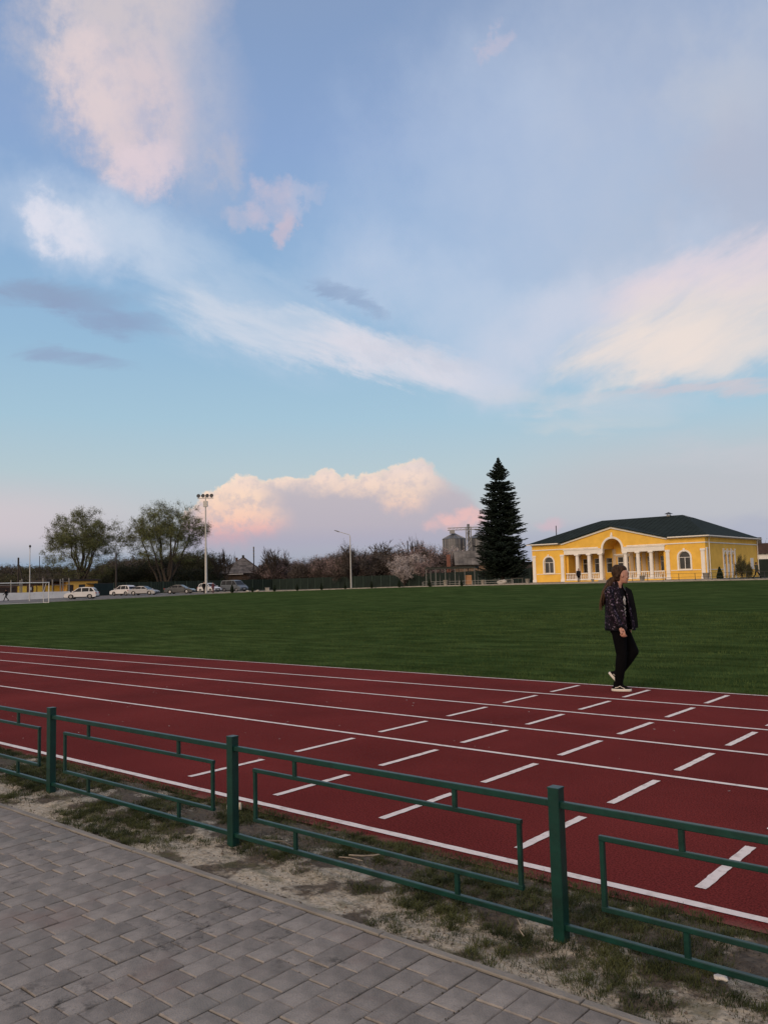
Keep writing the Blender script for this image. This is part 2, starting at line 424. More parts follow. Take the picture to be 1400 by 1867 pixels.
# ================================================================== ground
X0 = -100.0
def sheet(name, x0, x1, y0, y1, nx, ny, dz, mt, kind='structure', rough=0.0, seed=1, grade=1.0):
    gx = np.linspace(0, 1, nx) ; gy = np.linspace(0, 1, ny) ** grade
    X, Y = np.meshgrid(x0 + (x1 - x0) * gx, y0 + (y1 - y0) * gy)
    Z = E(X, Y) + dz
    if rough: Z = Z + rough * (fbm(X * 3, Y * 3, 5, seed) - .5) * 2
    v = np.stack([X, Y, Z], -1).reshape(-1, 3)
    i = np.arange((ny - 1) * nx).reshape(ny - 1, nx)[:, :-1].ravel()
    f = np.stack([i, i + 1, i + nx + 1, i + nx], -1)
    return tag(npmesh(name, v, f, mt, smooth=True), kind=kind)

# ground material: dull spring grass with bare earth
m_ground = mat('rough_ground', (.055, .052, .036), .95, .35, .25, bump=.4, bscale=3, rgb2=(.075, .07, .045))
sheet('ground', -1500, 1500, -300, 2500, 160, 160, -.06, m_ground)

def pitch_material():
    M = bpy.data.materials.new('pitch_grass'); M.use_nodes = True; t = M.node_tree; L = t.links; b = t.nodes['Principled BSDF']
    b.inputs['Roughness'].default_value = 1; b.inputs['Specular IOR Level'].default_value = 0
    c = t.nodes.new('ShaderNodeTexCoord')
    def nz(scale, detail=4, st=(1, 1, 1)):
        mp = t.nodes.new('ShaderNodeMapping'); L.new(c.outputs['Object'], mp.inputs[0]); mp.inputs['Scale'].default_value = st
        n = t.nodes.new('ShaderNodeTexNoise'); L.new(mp.outputs[0], n.inputs['Vector']); n.inputs['Scale'].default_value = scale; n.inputs['Detail'].default_value = detail; n.inputs['Roughness'].default_value = .65; return n.outputs['Fac']
    def mix(f, a, b_, lo=.35, hi=.65):
        mr = t.nodes.new('ShaderNodeMapRange'); L.new(f, mr.inputs[0]); mr.inputs[1].default_value = lo; mr.inputs[2].default_value = hi
        mx = t.nodes.new('ShaderNodeMix'); mx.data_type = 'RGBA'; L.new(mr.outputs[0], mx.inputs[0])
        for k, v in ((6, a), (7, b_)):
            if isinstance(v, tuple): mx.inputs[k].default_value = v
            else: L.new(v, mx.inputs[k])
        return mx.outputs[2]
    big = nz(.12, 5); med = nz(.9, 6); fine = nz(9, 5); st = nz(1.6, 5, (.35, 1.6, 1))
    g = mix(big, (.057, .096, .030, 1), (.080, .120, .038, 1))
    g = mix(med, mix(big, (.037, .067, .021, 1), (.052, .084, .027, 1)), g)
    g = mix(st, mix(big, (.023, .042, .013, 1), (.034, .057, .018, 1)), g, .38, .58)
    y = mix(fine, (.105, .10, .042, 1), g, .25, .5)
    b_ = mix(nz(.4, 3), g, y, .45, .75)
    L.new(b_, b.inputs['Base Color'])
    bp = t.nodes.new('ShaderNodeBump'); bp.inputs['Strength'].default_value = .9; bp.inputs['Distance'].default_value = .06; L.new(fine, bp.inputs['Height']); L.new(bp.outputs[0], b.inputs['Normal'])
    return M
m_pitch = pitch_material()
sheet('pitch', X0, 60, 11.46, 83.4, 160, 90, -.02, m_pitch)
# kerb and paved walk round the far side of the field
m_conc = mat('concrete', (.33, .31, .28), .9, .18, 2.0, bump=.2)
m_asph = mat('asphalt_lane', (.13, .125, .12), .92, .2, 1.5, bump=.3)
def strip_along(name, pts, w, h, mt, dz=0.0, kind='structure'):
    mb = MB()
    P_ = [Vector((p[0], p[1])) for p in pts]
    vs = []
    for i, p in enumerate(P_):
        d = (P_[min(i + 1, len(P_) - 1)] - P_[max(i - 1, 0)]).normalized(); n = Vector((-d.y, d.x))
        for sgn in (-1, 1):
            q = p + n * (w / 2 * sgn); z = float(E(q.x, q.y)) + dz
            vs += [(q.x, q.y, z - .15), (q.x, q.y, z + h)]
    fs = []
    for i in range(len(P_) - 1):
        a = i * 4; b = a + 4
        fs += [(a + 1, b + 1, b + 3, a + 3), (a, b, b + 1, a + 1), (a + 3, b + 3, b + 2, a + 2)]
    fs += [(0, 1, 3, 2), (len(vs) - 4, len(vs) - 2, len(vs) - 1, len(vs) - 3)]
    mb.add(vs, fs)
    return tag(mb.build(name, mt), kind=kind)
edge_pts = [(X0 - .3, y) for y in np.arange(-20, 74, 4)] + [(X0 - .3 + 9 * (1 - math.cos(t)), 74.4 + 9.3 * math.sin(t)) for t in np.linspace(.05, math.pi / 2, 9)] + [(x, 83.7) for x in np.arange(-86, 60, 4)]
strip_along('kerb', edge_pts, .25, .10, m_conc)
strip_along('walkway', [(x, 85.6) for x in np.arange(-118, 60, 4)], 3.0, .06, mat('paved_walk', (.27, .25, .23), .9, .15, 1.0))
sheet('parking_lane', -128, -101.5, 40, 96, 30, 30, .0, m_asph)

# ================================================================== running track
m_track = mat('track_rubber', (.148, .0255, .0235), .97, .24, 90, bump=.5, bscale=260, rgb2=(.176, .029, .0265), spec=.04, lohi=(.42, .58))
# large soft patches and dusty scuffs over the grain
def track_extra(M):
    t = M.node_tree; L = t.links; b = t.nodes['Principled BSDF']; src = b.inputs['Base Color'].links[0].from_socket
    c = t.nodes.new('ShaderNodeTexCoord'); n = t.nodes.new('ShaderNodeTexNoise'); L.new(c.outputs['Object'], n.inputs['Vector']); n.inputs['Scale'].default_value = .7; n.inputs['Detail'].default_value = 6
    mr = t.nodes.new('ShaderNodeMapRange'); L.new(n.outputs['Fac'], mr.inputs[0]); mr.inputs[1].default_value = .3; mr.inputs[2].default_value = .7; mr.inputs[3].default_value = .80; mr.inputs[4].default_value = 1.16
    vm = t.nodes.new('ShaderNodeVectorMath'); vm.operation = 'SCALE'; L.new(src, vm.inputs[0]); L.new(mr.outputs[0], vm.inputs['Scale'])
    # sand trodden on to the outer edge
    sp_ = t.nodes.new('ShaderNodeSeparateXYZ'); L.new(c.outputs['Object'], sp_.inputs[0])
    n3 = t.nodes.new('ShaderNodeTexNoise'); L.new(c.outputs['Object'], n3.inputs['Vector']); n3.inputs['Scale'].default_value = 7; n3.inputs['Detail'].default_value = 8; n3.inputs['Roughness'].default_value = .7
    ad = t.nodes.new('ShaderNodeMath'); ad.operation = 'MULTIPLY_ADD'; L.new(n3.outputs['Fac'], ad.inputs[0]); ad.inputs[1].default_value = .28; L.new(sp_.outputs[1], ad.inputs[2])
    m3 = t.nodes.new('ShaderNodeMapRange'); L.new(ad.outputs[0], m3.inputs[0]); m3.inputs[1].default_value = 4.08; m3.inputs[2].default_value = 4.2; m3.inputs[3].default_value = .55; m3.inputs[4].default_value = 0
    mx = t.nodes.new('ShaderNodeMix'); mx.data_type = 'RGBA'; L.new(m3.outputs[0], mx.inputs[0]); L.new(vm.outputs[0], mx.inputs[6]); mx.inputs[7].default_value = (.26, .15, .12, 1)
    L.new(mx.outputs[2], b.inputs['Base Color'])
track_extra(m_track)
Y0, LW = 4.104, 1.22
# outer edge of the rubber is slightly ragged
ex = np.arange(-160, 60, .08); ey = 3.955 + .06 * (fbm(ex * 1.3, ex * 0 + 3, 5, 3) - .5)
v = np.concatenate([np.stack([ex, ey, np.zeros_like(ex)], -1), np.stack([ex, ex * 0 + 11.5, np.zeros_like(ex)], -1)])
i = np.arange(len(ex) - 1); f = np.stack([i, i + 1, i + 1 + len(ex), i + len(ex)], -1)
track = tag(npmesh('running_track', v, f, m_track), kind='structure')
m_line = mat('lane_paint', (.62, .53, .49), .85, .10, 14, rgb2=(.74, .67, .63), bump=.3, bscale=200, detail=10, lohi=(.30, .50))
for k in range(7):
    hw = .026 if 0 < k < 6 else (.031 if k == 0 else .022)
    yc = Y0 + LW * k
    n = 1800; xs = np.linspace(-150, 45, n)
    wob = .006 * (fbm(xs * .12, xs * 0 + k * 9, 3, 5) - .5) * (1 + k)
    jt = .004 * (fbm(xs * 11, xs * 0 + k, 3, 8) - .5) * (2.2 if k == 0 else 1); jt2 = .004 * (fbm(xs * 13, xs * 0 + k + 40, 3, 9) - .5) * (2.2 if k == 0 else 1)
    v = np.concatenate([np.stack([xs, yc - hw + wob + jt, xs * 0 + .004], -1), np.stack([xs, yc + hw + wob + jt2, xs * 0 + .004], -1)])
    i = np.arange(n - 1); npmesh('lane_line', v, np.stack([i, i + 1, i + 1 + n, i + n], -1), m_line, track)
def ragged_quad(x0, x1, y0, y1, z, n=10, a=.003):
    b = []
    for k in range(n): b.append((x0 + (x1 - x0) * k / n, y0 + random.uniform(-a, a)))
    for k in range(n * 2): b.append((x1 + random.uniform(-a, a), y0 + (y1 - y0) * k / n / 2))
    for k in range(n): b.append((x1 - (x1 - x0) * k / n, y1 + random.uniform(-a, a)))
    for k in range(n * 2): b.append((x0 + random.uniform(-a, a), y1 - (y1 - y0) * k / n / 2))
    return [(p[0], p[1], z) for p in b]
dm = []
for q_ in range(3):
    mb = MB(); vs = ragged_quad(-.03, .03, 0, .812, 0); mb.add(vs, [tuple(range(len(vs)))]); o = mb.build('cross_mark', m_line, track); dm.append(o.data); bpy.data.objects.remove(o)
for row in range(-0, 8):
    for k in range(6):
        o = link('cross_mark', dm[(row + k) % 3], track, (-5.934 + 1.0697 * row, Y0 + LW * k + .2175, .004))
# litter on the track: petals and scraps
mb = MB()
for k in range(70):
    x, y = random.uniform(-12, 0), random.uniform(4.3, 9); s_ = random.uniform(.004, .012); a = random.uniform(0, 6.3)
    mb.add([(x + s_ * math.cos(a + j * 1.57) * (1.6 if j % 2 else .7), y + s_ * math.sin(a + j * 1.57) * (1.6 if j % 2 else .7), .005 + .003 * (j == 1)) for j in range(4)], [(0, 1, 2, 3)])
tag(mb.build('fallen_petals', mat('petal', (.55, .5, .46), .8)), 'tiny pale petals and scraps scattered over the red track', 'litter', kind='stuff')

# ================================================================== pavement of concrete blocks
m_joint = mat('joint_sand', (.075, .068, .058), .95, .4, 25, bump=.5, bscale=120)
pav = MB(); pav.box(-30, 12, -8, 2.93, -.2, -.007)
pavement = tag(pav.build('pavement', m_joint), kind='structure')
def paver_material():
    M = mat('paver_concrete', (.214, .199, .182), .9, .22, 6, bump=.35, bscale=140, rnd=.14, rgb2=(.236, .214, .192), attr='tint')
    t = M.node_tree; L = t.links; b = t.nodes['Principled BSDF']; src = b.inputs['Base Color'].links[0].from_socket
    g = t.nodes.new('ShaderNodeNewGeometry')
    def nz(s_, d=6, r=.65):
        n = t.nodes.new('ShaderNodeTexNoise'); L.new(g.outputs['Position'], n.inputs['Vector']); n.inputs['Scale'].default_value = s_; n.inputs['Detail'].default_value = d; n.inputs['Roughness'].default_value = r; return n.outputs['Fac']
    def mr(f, a, b_, c, d):
        n = t.nodes.new('ShaderNodeMapRange'); L.new(f, n.inputs[0]); [setattr(n.inputs[i + 1], 'default_value', x) for i, x in enumerate((a, b_, c, d))]; return n.outputs[0]
    def mixc_(f, a, c):
        n = t.nodes.new('ShaderNodeMix'); n.data_type = 'RGBA'; L.new(f, n.inputs[0]); L.new(a, n.inputs[6]); n.inputs[7].default_value = c; return n.outputs[2]
    # fine speckle, reddish blush on some blocks, dark scuffs
    c = mixc_(mr(nz(170, 3), .52, .70, 0, .35), src, (.07, .065, .06, 1))
    c = mixc_(mr(nz(2.1, 3), .55, .72, 0, .55), c, (.205, .150, .130, 1))
    c = mixc_(mr(nz(1.6, 4), .58, .75, 0, .4), c, (.135, .146, .136, 1))
    n7 = nz(9, 8, .75); n8 = nz(1.3, 4)
    mu = t.nodes.new('ShaderNodeMath'); mu.operation = 'MULTIPLY'; L.new(mr(n7, .52, .64, 0, 1), mu.inputs[0]); L.new(mr(n8, .48, .60, 0, .85), mu.inputs[1])
    c = mixc_(mu.outputs[0], c, (.035, .033, .03, 1))
    # crumbly soil along edges picked out by big noise
    L.new(c, b.inputs['Base Color'])
    return M
m_pav = paver_material()
LENS = [.098, .158, .196]
def paver_mesh(L_, seed):
    rr = random.Random(seed); mb = MB(); h = rr.uniform(-.003, .002)
    w = .1238; j = lambda: rr.uniform(-.0022, .0016)
    x0, x1, y0, y1 = -w / 2 + .001, w / 2 - .001, -L_ / 2 + .001, L_ / 2 - .001
    c = rr.uniform(.0025, .005)
    B = [(x0 + j(), y0 + j()), (x1 + j(), y0 + j()), (x1 + j(), y1 + j()), (x0 + j(), y1 + j())]
    tl = [rr.uniform(-.0014, .0014) for _ in range(4)]
    vs = [(x, y, -.03) for x, y in B] + [(x, y, h - c + tl[i]) for i, (x, y) in enumerate(B)]
    vs += [(x + c * (1 if x < 0 else -1), y + c * (1 if y < 0 else -1), h + tl[i]) for i, (x, y) in enumerate(B)]
    fs = [(0, 1, 5, 4), (1, 2, 6, 5), (2, 3, 7, 6), (3, 0, 4, 7), (4, 5, 9, 8), (5, 6, 10, 9), (6, 7, 11, 10), (7, 4, 8, 11), (8, 9, 10, 11)]
    return vs, fs
PM = {}
for li, L_ in enumerate(LENS):
    for s_ in range(6):
        vs, fs = paver_mesh(L_, li * 10 + s_); PM[li, s_] = (vs, fs)
pl = []
rr = random.Random(3)
for k in range(-106, 34):
    xc = -1.927 + .125 * k + .0625; y = 2.912 - rr.uniform(0, .01)
    prev = -1
    drift = .012 * math.sin(k * .21)
    while y > -.9:
        li = rr.choices((0, 1, 2), (.28, .36, .36))[0]
        if li == 0 and prev == 0: li = 2
        prev = li; L_ = LENS[li] + .0018
        pl.append((xc + drift * 0, y - L_ / 2, li, rr.randrange(6), rr.uniform(-.01, .01))); y -= L_
vis = []; rest = []
for p in pl:
    a, b = pix((p[0], p[1], 0))
    (vis if -60 < a < 1460 and -60 < b < 1940 and p[1] > .2 else rest).append(p)
vis.sort(key=lambda p: p[0] ** 2 + p[1] ** 2)
rest += vis[300:]; vis = vis[:300]
pmesh = {}
for p in vis:
    key = (p[2], p[3])
    if key not in pmesh:
        me = bpy.data.meshes.new('paver'); me.from_pydata(PM[key][0], [], PM[key][1]); me.materials.append(m_pav); me.update(); pmesh[key] = me
    o = link('paver', pmesh[key], pavement, (p[0], p[1], 0)); o.rotation_euler = (0, 0, p[4] * .8)
AV = []; AF = []; TT = []; nn = 0
for p in rest:
    vs, fs = PM[p[2], p[3]]
    AV.append(np.array(vs) + (p[0], p[1], 0)); AF.append(np.array(fs) + nn); nn += len(vs); TT += [rr.random()] * len(fs)
o = npmesh('paver_field', np.concatenate(AV), np.concatenate(AF), m_pav, pavement); o['kind'] = 'stuff'
at_ = o.data.attributes.new('tint', 'FLOAT', 'FACE'); at_.data.foreach_set('value', TT)
m_kerb = mat('kerb_concrete', (.222, .205, .180), .92, .2, 4, bump=.4, bscale=110, rnd=.08)
x = -13.596
while x < 4:
    mb = MB(); mb.cbox(x + .003, x + .997, 2.916, 2.958, -.12, .003 + rr.uniform(-.002, .002), .004); mb.build('kerb_stone', m_kerb, pavement); x += 1.0

# ================================================================== sandy verge
def verge_material():
    M = bpy.data.materials.new('verge_soil'); M.use_nodes = True; t = M.node_tree; L = t.links; b = t.nodes['Principled BSDF']
    b.inputs['Roughness'].default_value = .97; b.inputs['Specular IOR Level'].default_value = .1
    c = t.nodes.new('ShaderNodeTexCoord'); sp_ = t.nodes.new('ShaderNodeSeparateXYZ'); L.new(c.outputs['Object'], sp_.inputs[0])
    def nz(s_, d=8, r=.62):
        n = t.nodes.new('ShaderNodeTexNoise'); L.new(c.outputs['Object'], n.inputs['Vector']); n.inputs['Scale'].default_value = s_; n.inputs['Detail'].default_value = d; n.inputs['Roughness'].default_value = r; return n.outputs['Fac']
    def mr(f, a, b_, c_=0., d=1.):
        n = t.nodes.new('ShaderNodeMapRange'); L.new(f, n.inputs[0]); [setattr(n.inputs[i + 1], 'default_value', x) for i, x in enumerate((a, b_, c_, d))]; return n.outputs[0]
    def mx(f, a, c_):
        n = t.nodes.new('ShaderNodeMix'); n.data_type = 'RGBA'; L.new(f, n.inputs[0])
        for k, v_ in ((6, a), (7, c_)):
            if isinstance(v_, tuple): n.inputs[k].default_value = v_
            else: L.new(v_, n.inputs[k])
        return n.outputs[2]
    ad = t.nodes.new('ShaderNodeMath'); ad.operation = 'MULTIPLY_ADD'; L.new(mr(sp_.outputs[1], 3.2, 3.62, 0, 1), ad.inputs[0]); ad.inputs[1].default_value = -.16; L.new(nz(3.2), ad.inputs[2])
    sand = mr(ad.outputs[0], .405, .475)
    s_ = mx(mr(nz(30, 4), .35, .65), (.50, .45, .365, 1), (.35, .305, .235, 1))
    d_ = mx(mr(nz(22, 5), .35, .65), (.085, .071, .057, 1), (.15, .125, .097, 1))
    k = mx(sand, d_, s_)
    k = mx(mr(nz(55, 3), .58, .68, 0, .8), k, (.05, .042, .03, 1))
    g_ = mx(mr(nz(5.5, 7), .53, .62, 0, .5), k, (.075, .08, .035, 1))
    L.new(g_, b.inputs['Base Color'])
    bp = t.nodes.new('ShaderNodeBump'); bp.inputs['Strength'].default_value = .8; bp.inputs['Distance'].default_value = .02; L.new(nz(45, 6), bp.inputs['Height']); L.new(bp.outputs[0], b.inputs['Normal'])
    return M
m_verge = verge_material()
def VZ(x, y):
    e = np.minimum(np.clip((y - 2.95) / .12, 0, 1), np.clip((4.03 - y) / .12, 0, 1))
    return -.012 + e * (.050 * (fbm(x * 2.2, y * 2.2, 3, 21) - .45) + .022 * (fbm(x * 9, y * 9, 3, 22) - .5)) + .008 * (fbm(x * 40, y * 40, 2, 23) - .5) * e
gx = np.concatenate([np.arange(-16, -8, .04), np.arange(-8, 0, .014), np.arange(0, 6, .05)]); gy = np.arange(2.94, 4.04, .014)
X, Y = np.meshgrid(gx, gy); Z = VZ(X, Y); v = np.stack([X, Y, Z], -1).reshape(-1, 3); nx = len(gx); ny = len(gy)
i = np.arange((ny - 1) * nx).reshape(ny - 1, nx)[:, :-1].ravel()
tag(npmesh('verge', v, np.stack([i, i + 1, i + nx + 1, i + nx], -1), m_verge, smooth=True), kind='structure')
# grass tufts growing on the verge, real blades
def blades(name, X, Y, Z, H, lean, width, mt, label, parent=None, seg=2, cat='grass', dirs=None):
    n = len(X); a = rng.uniform(0, 2 * np.pi, n); b = a + rng.normal(0, .5, n) + np.pi / 2
    if dirs is not None: b = dirs + rng.normal(0, .5, n)
    dx, dy = np.cos(a), np.sin(a); lx, ly = np.cos(b) * lean, np.sin(b) * lean
    p0 = np.stack([X - dx * width, Y - dy * width, Z - .004], -1); p1 = np.stack([X + dx * width, Y + dy * width, Z - .004], -1)
    q0 = np.stack([X + lx * .35 - dx * width * .8, Y + ly * .35 - dy * width * .8, Z + H * .6], -1); q1 = np.stack([X + lx * .35 + dx * width * .8, Y + ly * .35 + dy * width * .8, Z + H * .6], -1)
    tt = np.stack([X + lx, Y + ly, Z + H * (1 - .35 * np.minimum(1, lean / np.maximum(H, 1e-3)))], -1)
    V_ = np.concatenate([p0, p1, q1, q0, tt, tt + (dx * .0006)[:, None] * np.array([1, 0, 0])]); k = np.arange(n)
    F_ = np.concatenate([np.stack([k, k + n, k + 2 * n, k + 3 * n], -1), np.stack([k + 3 * n, k + 2 * n, k + 5 * n, k + 4 * n], -1)])
    return tag(npmesh(name, V_, F_, mt, parent, smooth=False), label, cat, kind='stuff')
m_blade = mat('blade_green', (.030, .046, .016), .8, .35, 5, rgb2=(.070, .078, .030), detail=6, spec=.2)
m_dry = mat('blade_dry', (.13, .10, .062), .8, .35, 3)
def tuft_points(n_c, per, y0, y1, thr, seed, x0=-9, x1=.3, spread=.035):
    r_ = np.random.default_rng(seed); cx = r_.uniform(x0, x1, n_c); cy = r_.uniform(y0, y1, n_c)
    dn = fbm(cx * 2.6, cy * 3.2, 4, 31) + .10 * (cy > 3.25) ; keep = dn > thr; cx, cy, dn = cx[keep], cy[keep], dn[keep]
    k = r_.poisson(per * np.clip((dn - thr) * 9 + .3, .3, 2)).astype(int)
    X_ = np.repeat(cx, k) + r_.normal(0, spread, k.sum()); Y_ = np.repeat(cy, k) + r_.normal(0, spread, k.sum())
    ok = (Y_ > 2.965) & (Y_ < 4.02); global TDIR; TDIR = np.arctan2(Y_ - np.repeat(cy, k), X_ - np.repeat(cx, k))[ok]; return X_[ok], Y_[ok], r_
X_, Y_, r_ = tuft_points(3600, 28, 2.97, 3.97, .55, 5, spread=.014); n = len(X_)
blades('verge_grass', X_, Y_, VZ(X_, Y_), r_.uniform(.012, .040, n), r_.uniform(.008, .038, n), r_.uniform(.0009, .0019, n), m_blade, 'short green grass tufts growing through the sandy verge under the railing', dirs=TDIR)
X_, Y_, r_ = tuft_points(6000, 6, 2.97, 3.97, .44, 15, spread=.012); n = len(X_)
blades('verge_sprouts', X_, Y_, VZ(X_, Y_), r_.uniform(.008, .028, n), r_.uniform(.006, .026, n), r_.uniform(.0009, .0017, n), m_blade, 'thin scattered green sprouts on the bare sand of the verge', dirs=TDIR)
X_, Y_, r_ = tuft_points(6000, 3, 2.97, 3.97, .46, 6, spread=.06); n = len(X_)
blades('dry_grass', X_, Y_, VZ(X_, Y_), r_.uniform(.003, .018, n), r_.uniform(.01, .045, n), r_.uniform(.0008, .0016, n), m_dry, 'dry straw and dead grass blades lying on the sandy verge')
# tufts against the rubber edge of the track
ex_ = rng.uniform(-9, .3, 9000); keep = fbm(ex_ * 1.7, ex_ * 0 + 8, 4, 44) > .47; ex_ = ex_[keep]; ey_ = 3.97 + rng.normal(0, .03, len(ex_)) ; ey_ = np.clip(ey_, 3.88, 4.02)
blades('edge_grass', ex_, ey_, np.zeros_like(ex_) - .005, rng.uniform(.012, .04, len(ex_)), rng.uniform(.005, .03, len(ex_)), rng.uniform(.0011, .002, len(ex_)), m_blade, 'ragged line of grass along the outer edge of the track')
# clods and pebbles
mb = MB()
for k in range(1600):
    x, y = random.uniform(-8.5, 0), random.uniform(2.98, 3.95); s_ = random.choice((.002, .003, .004, .007)) * random.uniform(.7, 1.6); z = float(VZ(np.array([x]), np.array([y]))[0])
    q4 = [(x + s_ * random.uniform(.7, 1.3) * math.cos(a), y + s_ * random.uniform(.7, 1.3) * math.sin(a), z) for a in (0, 1.6, 3.1, 4.7)]
    mb.add(q4 + [(x + random.uniform(-.3, .3) * s_, y + random.uniform(-.3, .3) * s_, z + s_ * .9)], [(0, 1, 4), (1, 2, 4), (2, 3, 4), (3, 0, 4)])
tag(mb.build('crumbs_of_earth', mat('clod', (.12, .098, .075), .95, .5, 8)), 'small clods and pebbles strewn over the sandy verge', 'soil', kind='stuff')
# soil and moss crumbs lying in the paving joints
mb = MB()
for k in range(2600):
    if random.random() < .6: x = -1.927 + .125 * random.randint(-40, 16) + random.gauss(0, .0035); y = random.uniform(.3, 2.9)
    else:
        p = random.choice(pl); x = p[0] + random.uniform(-.06, .06); y = p[1] + LENS[p[2]] / 2 + random.gauss(0, .003)
    if float(vnoise(np.array([x * 2.3]), np.array([y * 2.3]), 9)[0]) < .45: continue
    s_ = random.uniform(.0015, .0045)
    q4 = [(x + s_ * random.uniform(.6, 1.5) * math.cos(a), y + s_ * random.uniform(.6, 1.5) * math.sin(a), -.004) for a in (0, 1.6, 3.1, 4.7)]
    mb.add(q4 + [(x, y, random.uniform(.0005, .0035))], [(0, 1, 4), (1, 2, 4), (2, 3, 4), (3, 0, 4)])
tag(mb.build('joint_crumbs', mat('joint_moss', (.040, .036, .026), .95, .4, 30)), 'dark crumbs of soil and moss caught in the paving joints', 'soil', kind='stuff')
# twigs
def twig(pts, r0, label, mt):
    mb = MB(); mb.tube(pts, [r0 * (1 - .6 * i / len(pts)) for i in range(len(pts))], 5)
    return tag(mb.build('twig', mt), label, 'twig')
m_twig = mat('bleached_twig', (.30, .255, .2), .85, .2, 20)
twig([(-3.42, 3.60, .02), (-3.33, 3.62, .028), (-3.28, 3.66, .03), (-3.24, 3.72, .035)], .005, 'curved pale twig on dark soil behind the middle of the railing', m_twig)
twig([(-3.46, 3.56, .012), (-3.38, 3.57, .02), (-3.30, 3.585, .015)], .004, 'short straight twig lying just in front of the curved pale twig', m_twig)
twig([(-2.07, 3.30, .0), (-2.10, 3.31, .02), (-2.09, 3.31, .035), (-2.115, 3.32, .06)], .003, 'forked pale twig standing beside the foot of the nearest railing post', m_twig)
twig([(-4.06, 3.52, .01), (-3.93, 3.55, .02), (-3.82, 3.53, .012)], .006, 'grey stick lying on the earth right of the paper cup', mat('grey_twig', (.17, .15, .12), .85, .2, 20))

# ================================================================== green railing
m_rail = mat('green_paint', (.0012, .034, .025), .40, .28, 9, bump=.08, bscale=40, spec=.5, rnd=.03)
fence = tag(empty('railing', (-4.205, 3.385, 0)), 'low dark green metal railing with stepped rectangular panels beside the pavement', 'railing')
FX, FY = -4.205, 3.385
posts = [-4.205 + 2.277 * k for k in range(-4, 4)]
def fbar(name, x0, x1, z0, z1, dy=.013, par=None):
    mb = MB(); c = .003
    # chamfered rectangular tube along x or z
    if x1 - x0 > z1 - z0:
        sec = [(-dy + c, z0), (dy - c, z0), (dy, z0 + c), (dy, z1 - c), (dy - c, z1), (-dy + c, z1), (-dy, z1 - c), (-dy, z0 + c)]
        vs = [(x0, y, z) for y, z in sec] + [(x1, y, z) for y, z in sec]
    else:
        sec = [(x0 + c, -dy), (x1 - c, -dy), (x1, -dy + c), (x1, dy - c), (x1 - c, dy), (x0 + c, dy), (x0, dy - c), (x0, -dy + c)]
        vs = [(x, y, z0) for x, y in sec] + [(x, y, z1) for x, y in sec]
    n = 8; fs = [tuple(reversed(range(8))), tuple(range(8, 16))] + [(k, (k + 1) % 8, (k + 1) % 8 + 8, k + 8) for k in range(8)]
    mb.add(vs, fs); o = mb.build(name, m_rail, par or fence); return o
for xp in posts:
    x = xp - FX; tilt = random.uniform(-.003, .003)
    o = fbar('post', -.0275, .0275, -.12, .650, .0275); o.location = (x, 0, 0); o.rotation_euler = (0, R(random.uniform(-.4, .4)), 0)
    mb = MB(); mb.cbox(-.029, .029, -.029, .029, .650, .656, .002); mb.build('cap', m_rail, o)
for xa, xb in zip(posts[:-1], posts[1:]):
    a, b = xa - FX + .0275, xb - FX - .0275
    dz = random.uniform(-.003, .003)
    fbar('top_rail', a, b, .568 + dz, .598 + dz, .015); fbar('bottom_rail', a, b, .042 + dz, .068 + dz, .013)
    i0, i1 = xa - FX + .205, xb - FX - .185
    fr = fbar('panel_frame', i0, i1, .460 + dz, .482 + dz, .0115)
    fbar('frame_rail', i0, i1, .165 + dz, .187 + dz, .0115, fr)
    for xx in (i0, i1 - .024): fbar('frame_upright', xx, xx + .022, .187 + dz, .460 + dz, .0108, fr)
    for xx in (xa - FX + .555, xb - FX - .575):
        fbar('spacer', xx, xx + .024, .482 + dz, .568 + dz, .0105); fbar('spacer', xx, xx + .024, .068 + dz, .165 + dz, .0105)
# small things by the railing
mb = MB(); mb.lathe([(.0255, 0), (.0255, .002), (.034, .088), (.0365, .092), (.0345, .094), (.031, .088), (.024, .006), (.0, .004)], 18, cap=False); mb.lathe([(.001, .001), (.0255, .001)], 18, cap=False)
o = tag(mb.build('paper_cup', mat('cup_paper', (.62, .52, .38), .6, .06, 20), smooth=True, loc=(-4.745, 3.87, .034)), 'cream paper cup lying on its side half hidden behind the middle railing post', 'cup')
o.rotation_euler = (R(90), R(4), R(-49.3 - 90 + 180 + 0)); o.matrix_world = Matrix.Translation((-4.735, 3.885, .036)) @ (Vector((-.757, -.652, -.05))).to_track_quat('Z', 'Y').to_matrix().to_4x4()
mb = MB(); mb.lathe([(.0345, .088), (.0375, .0885), (.0375, .094), (.0345, .0945)], 18, cap=False); rim_ = mb.build('rim', mat('white_plastic', (.7, .68, .65), .4), o, True)
# crumpled tissue
def crumple(name, loc, s_, mt, seed):
    bm = bmesh.new(); bmesh.ops.create_icosphere(bm, subdivisions=3, radius=1)
    r2 = random.Random(seed)
    dirs = [(Vector((r2.gauss(0, 1), r2.gauss(0, 1), r2.gauss(0, 1))).normalized(), r2.uniform(-.55, .35)) for _ in range(26)]
    for v_ in bm.verts:
        k = 1
        for d_, a_ in dirs: k += a_ * max(0, v_.co.normalized().dot(d_) - .72) * 2.2
        v_.co *= k; v_.co.z *= .6
        v_.co.x *= 1.2
    for v_ in bm.verts: v_.co *= s_
    me = bpy.data.meshes.new(name); bm.to_mesh(me); bm.free(); me.materials.append(mt); o = link(name, me, None, loc); return o
o = crumple('crumpled_tissue', (-1.245, 3.415, .012), .024, mat('tissue', (.66, .64, .60), .9, .05, 30), 4); tag(o, 'crumpled white paper tissue lying on the verge by the nearest railing panel', 'tissue')

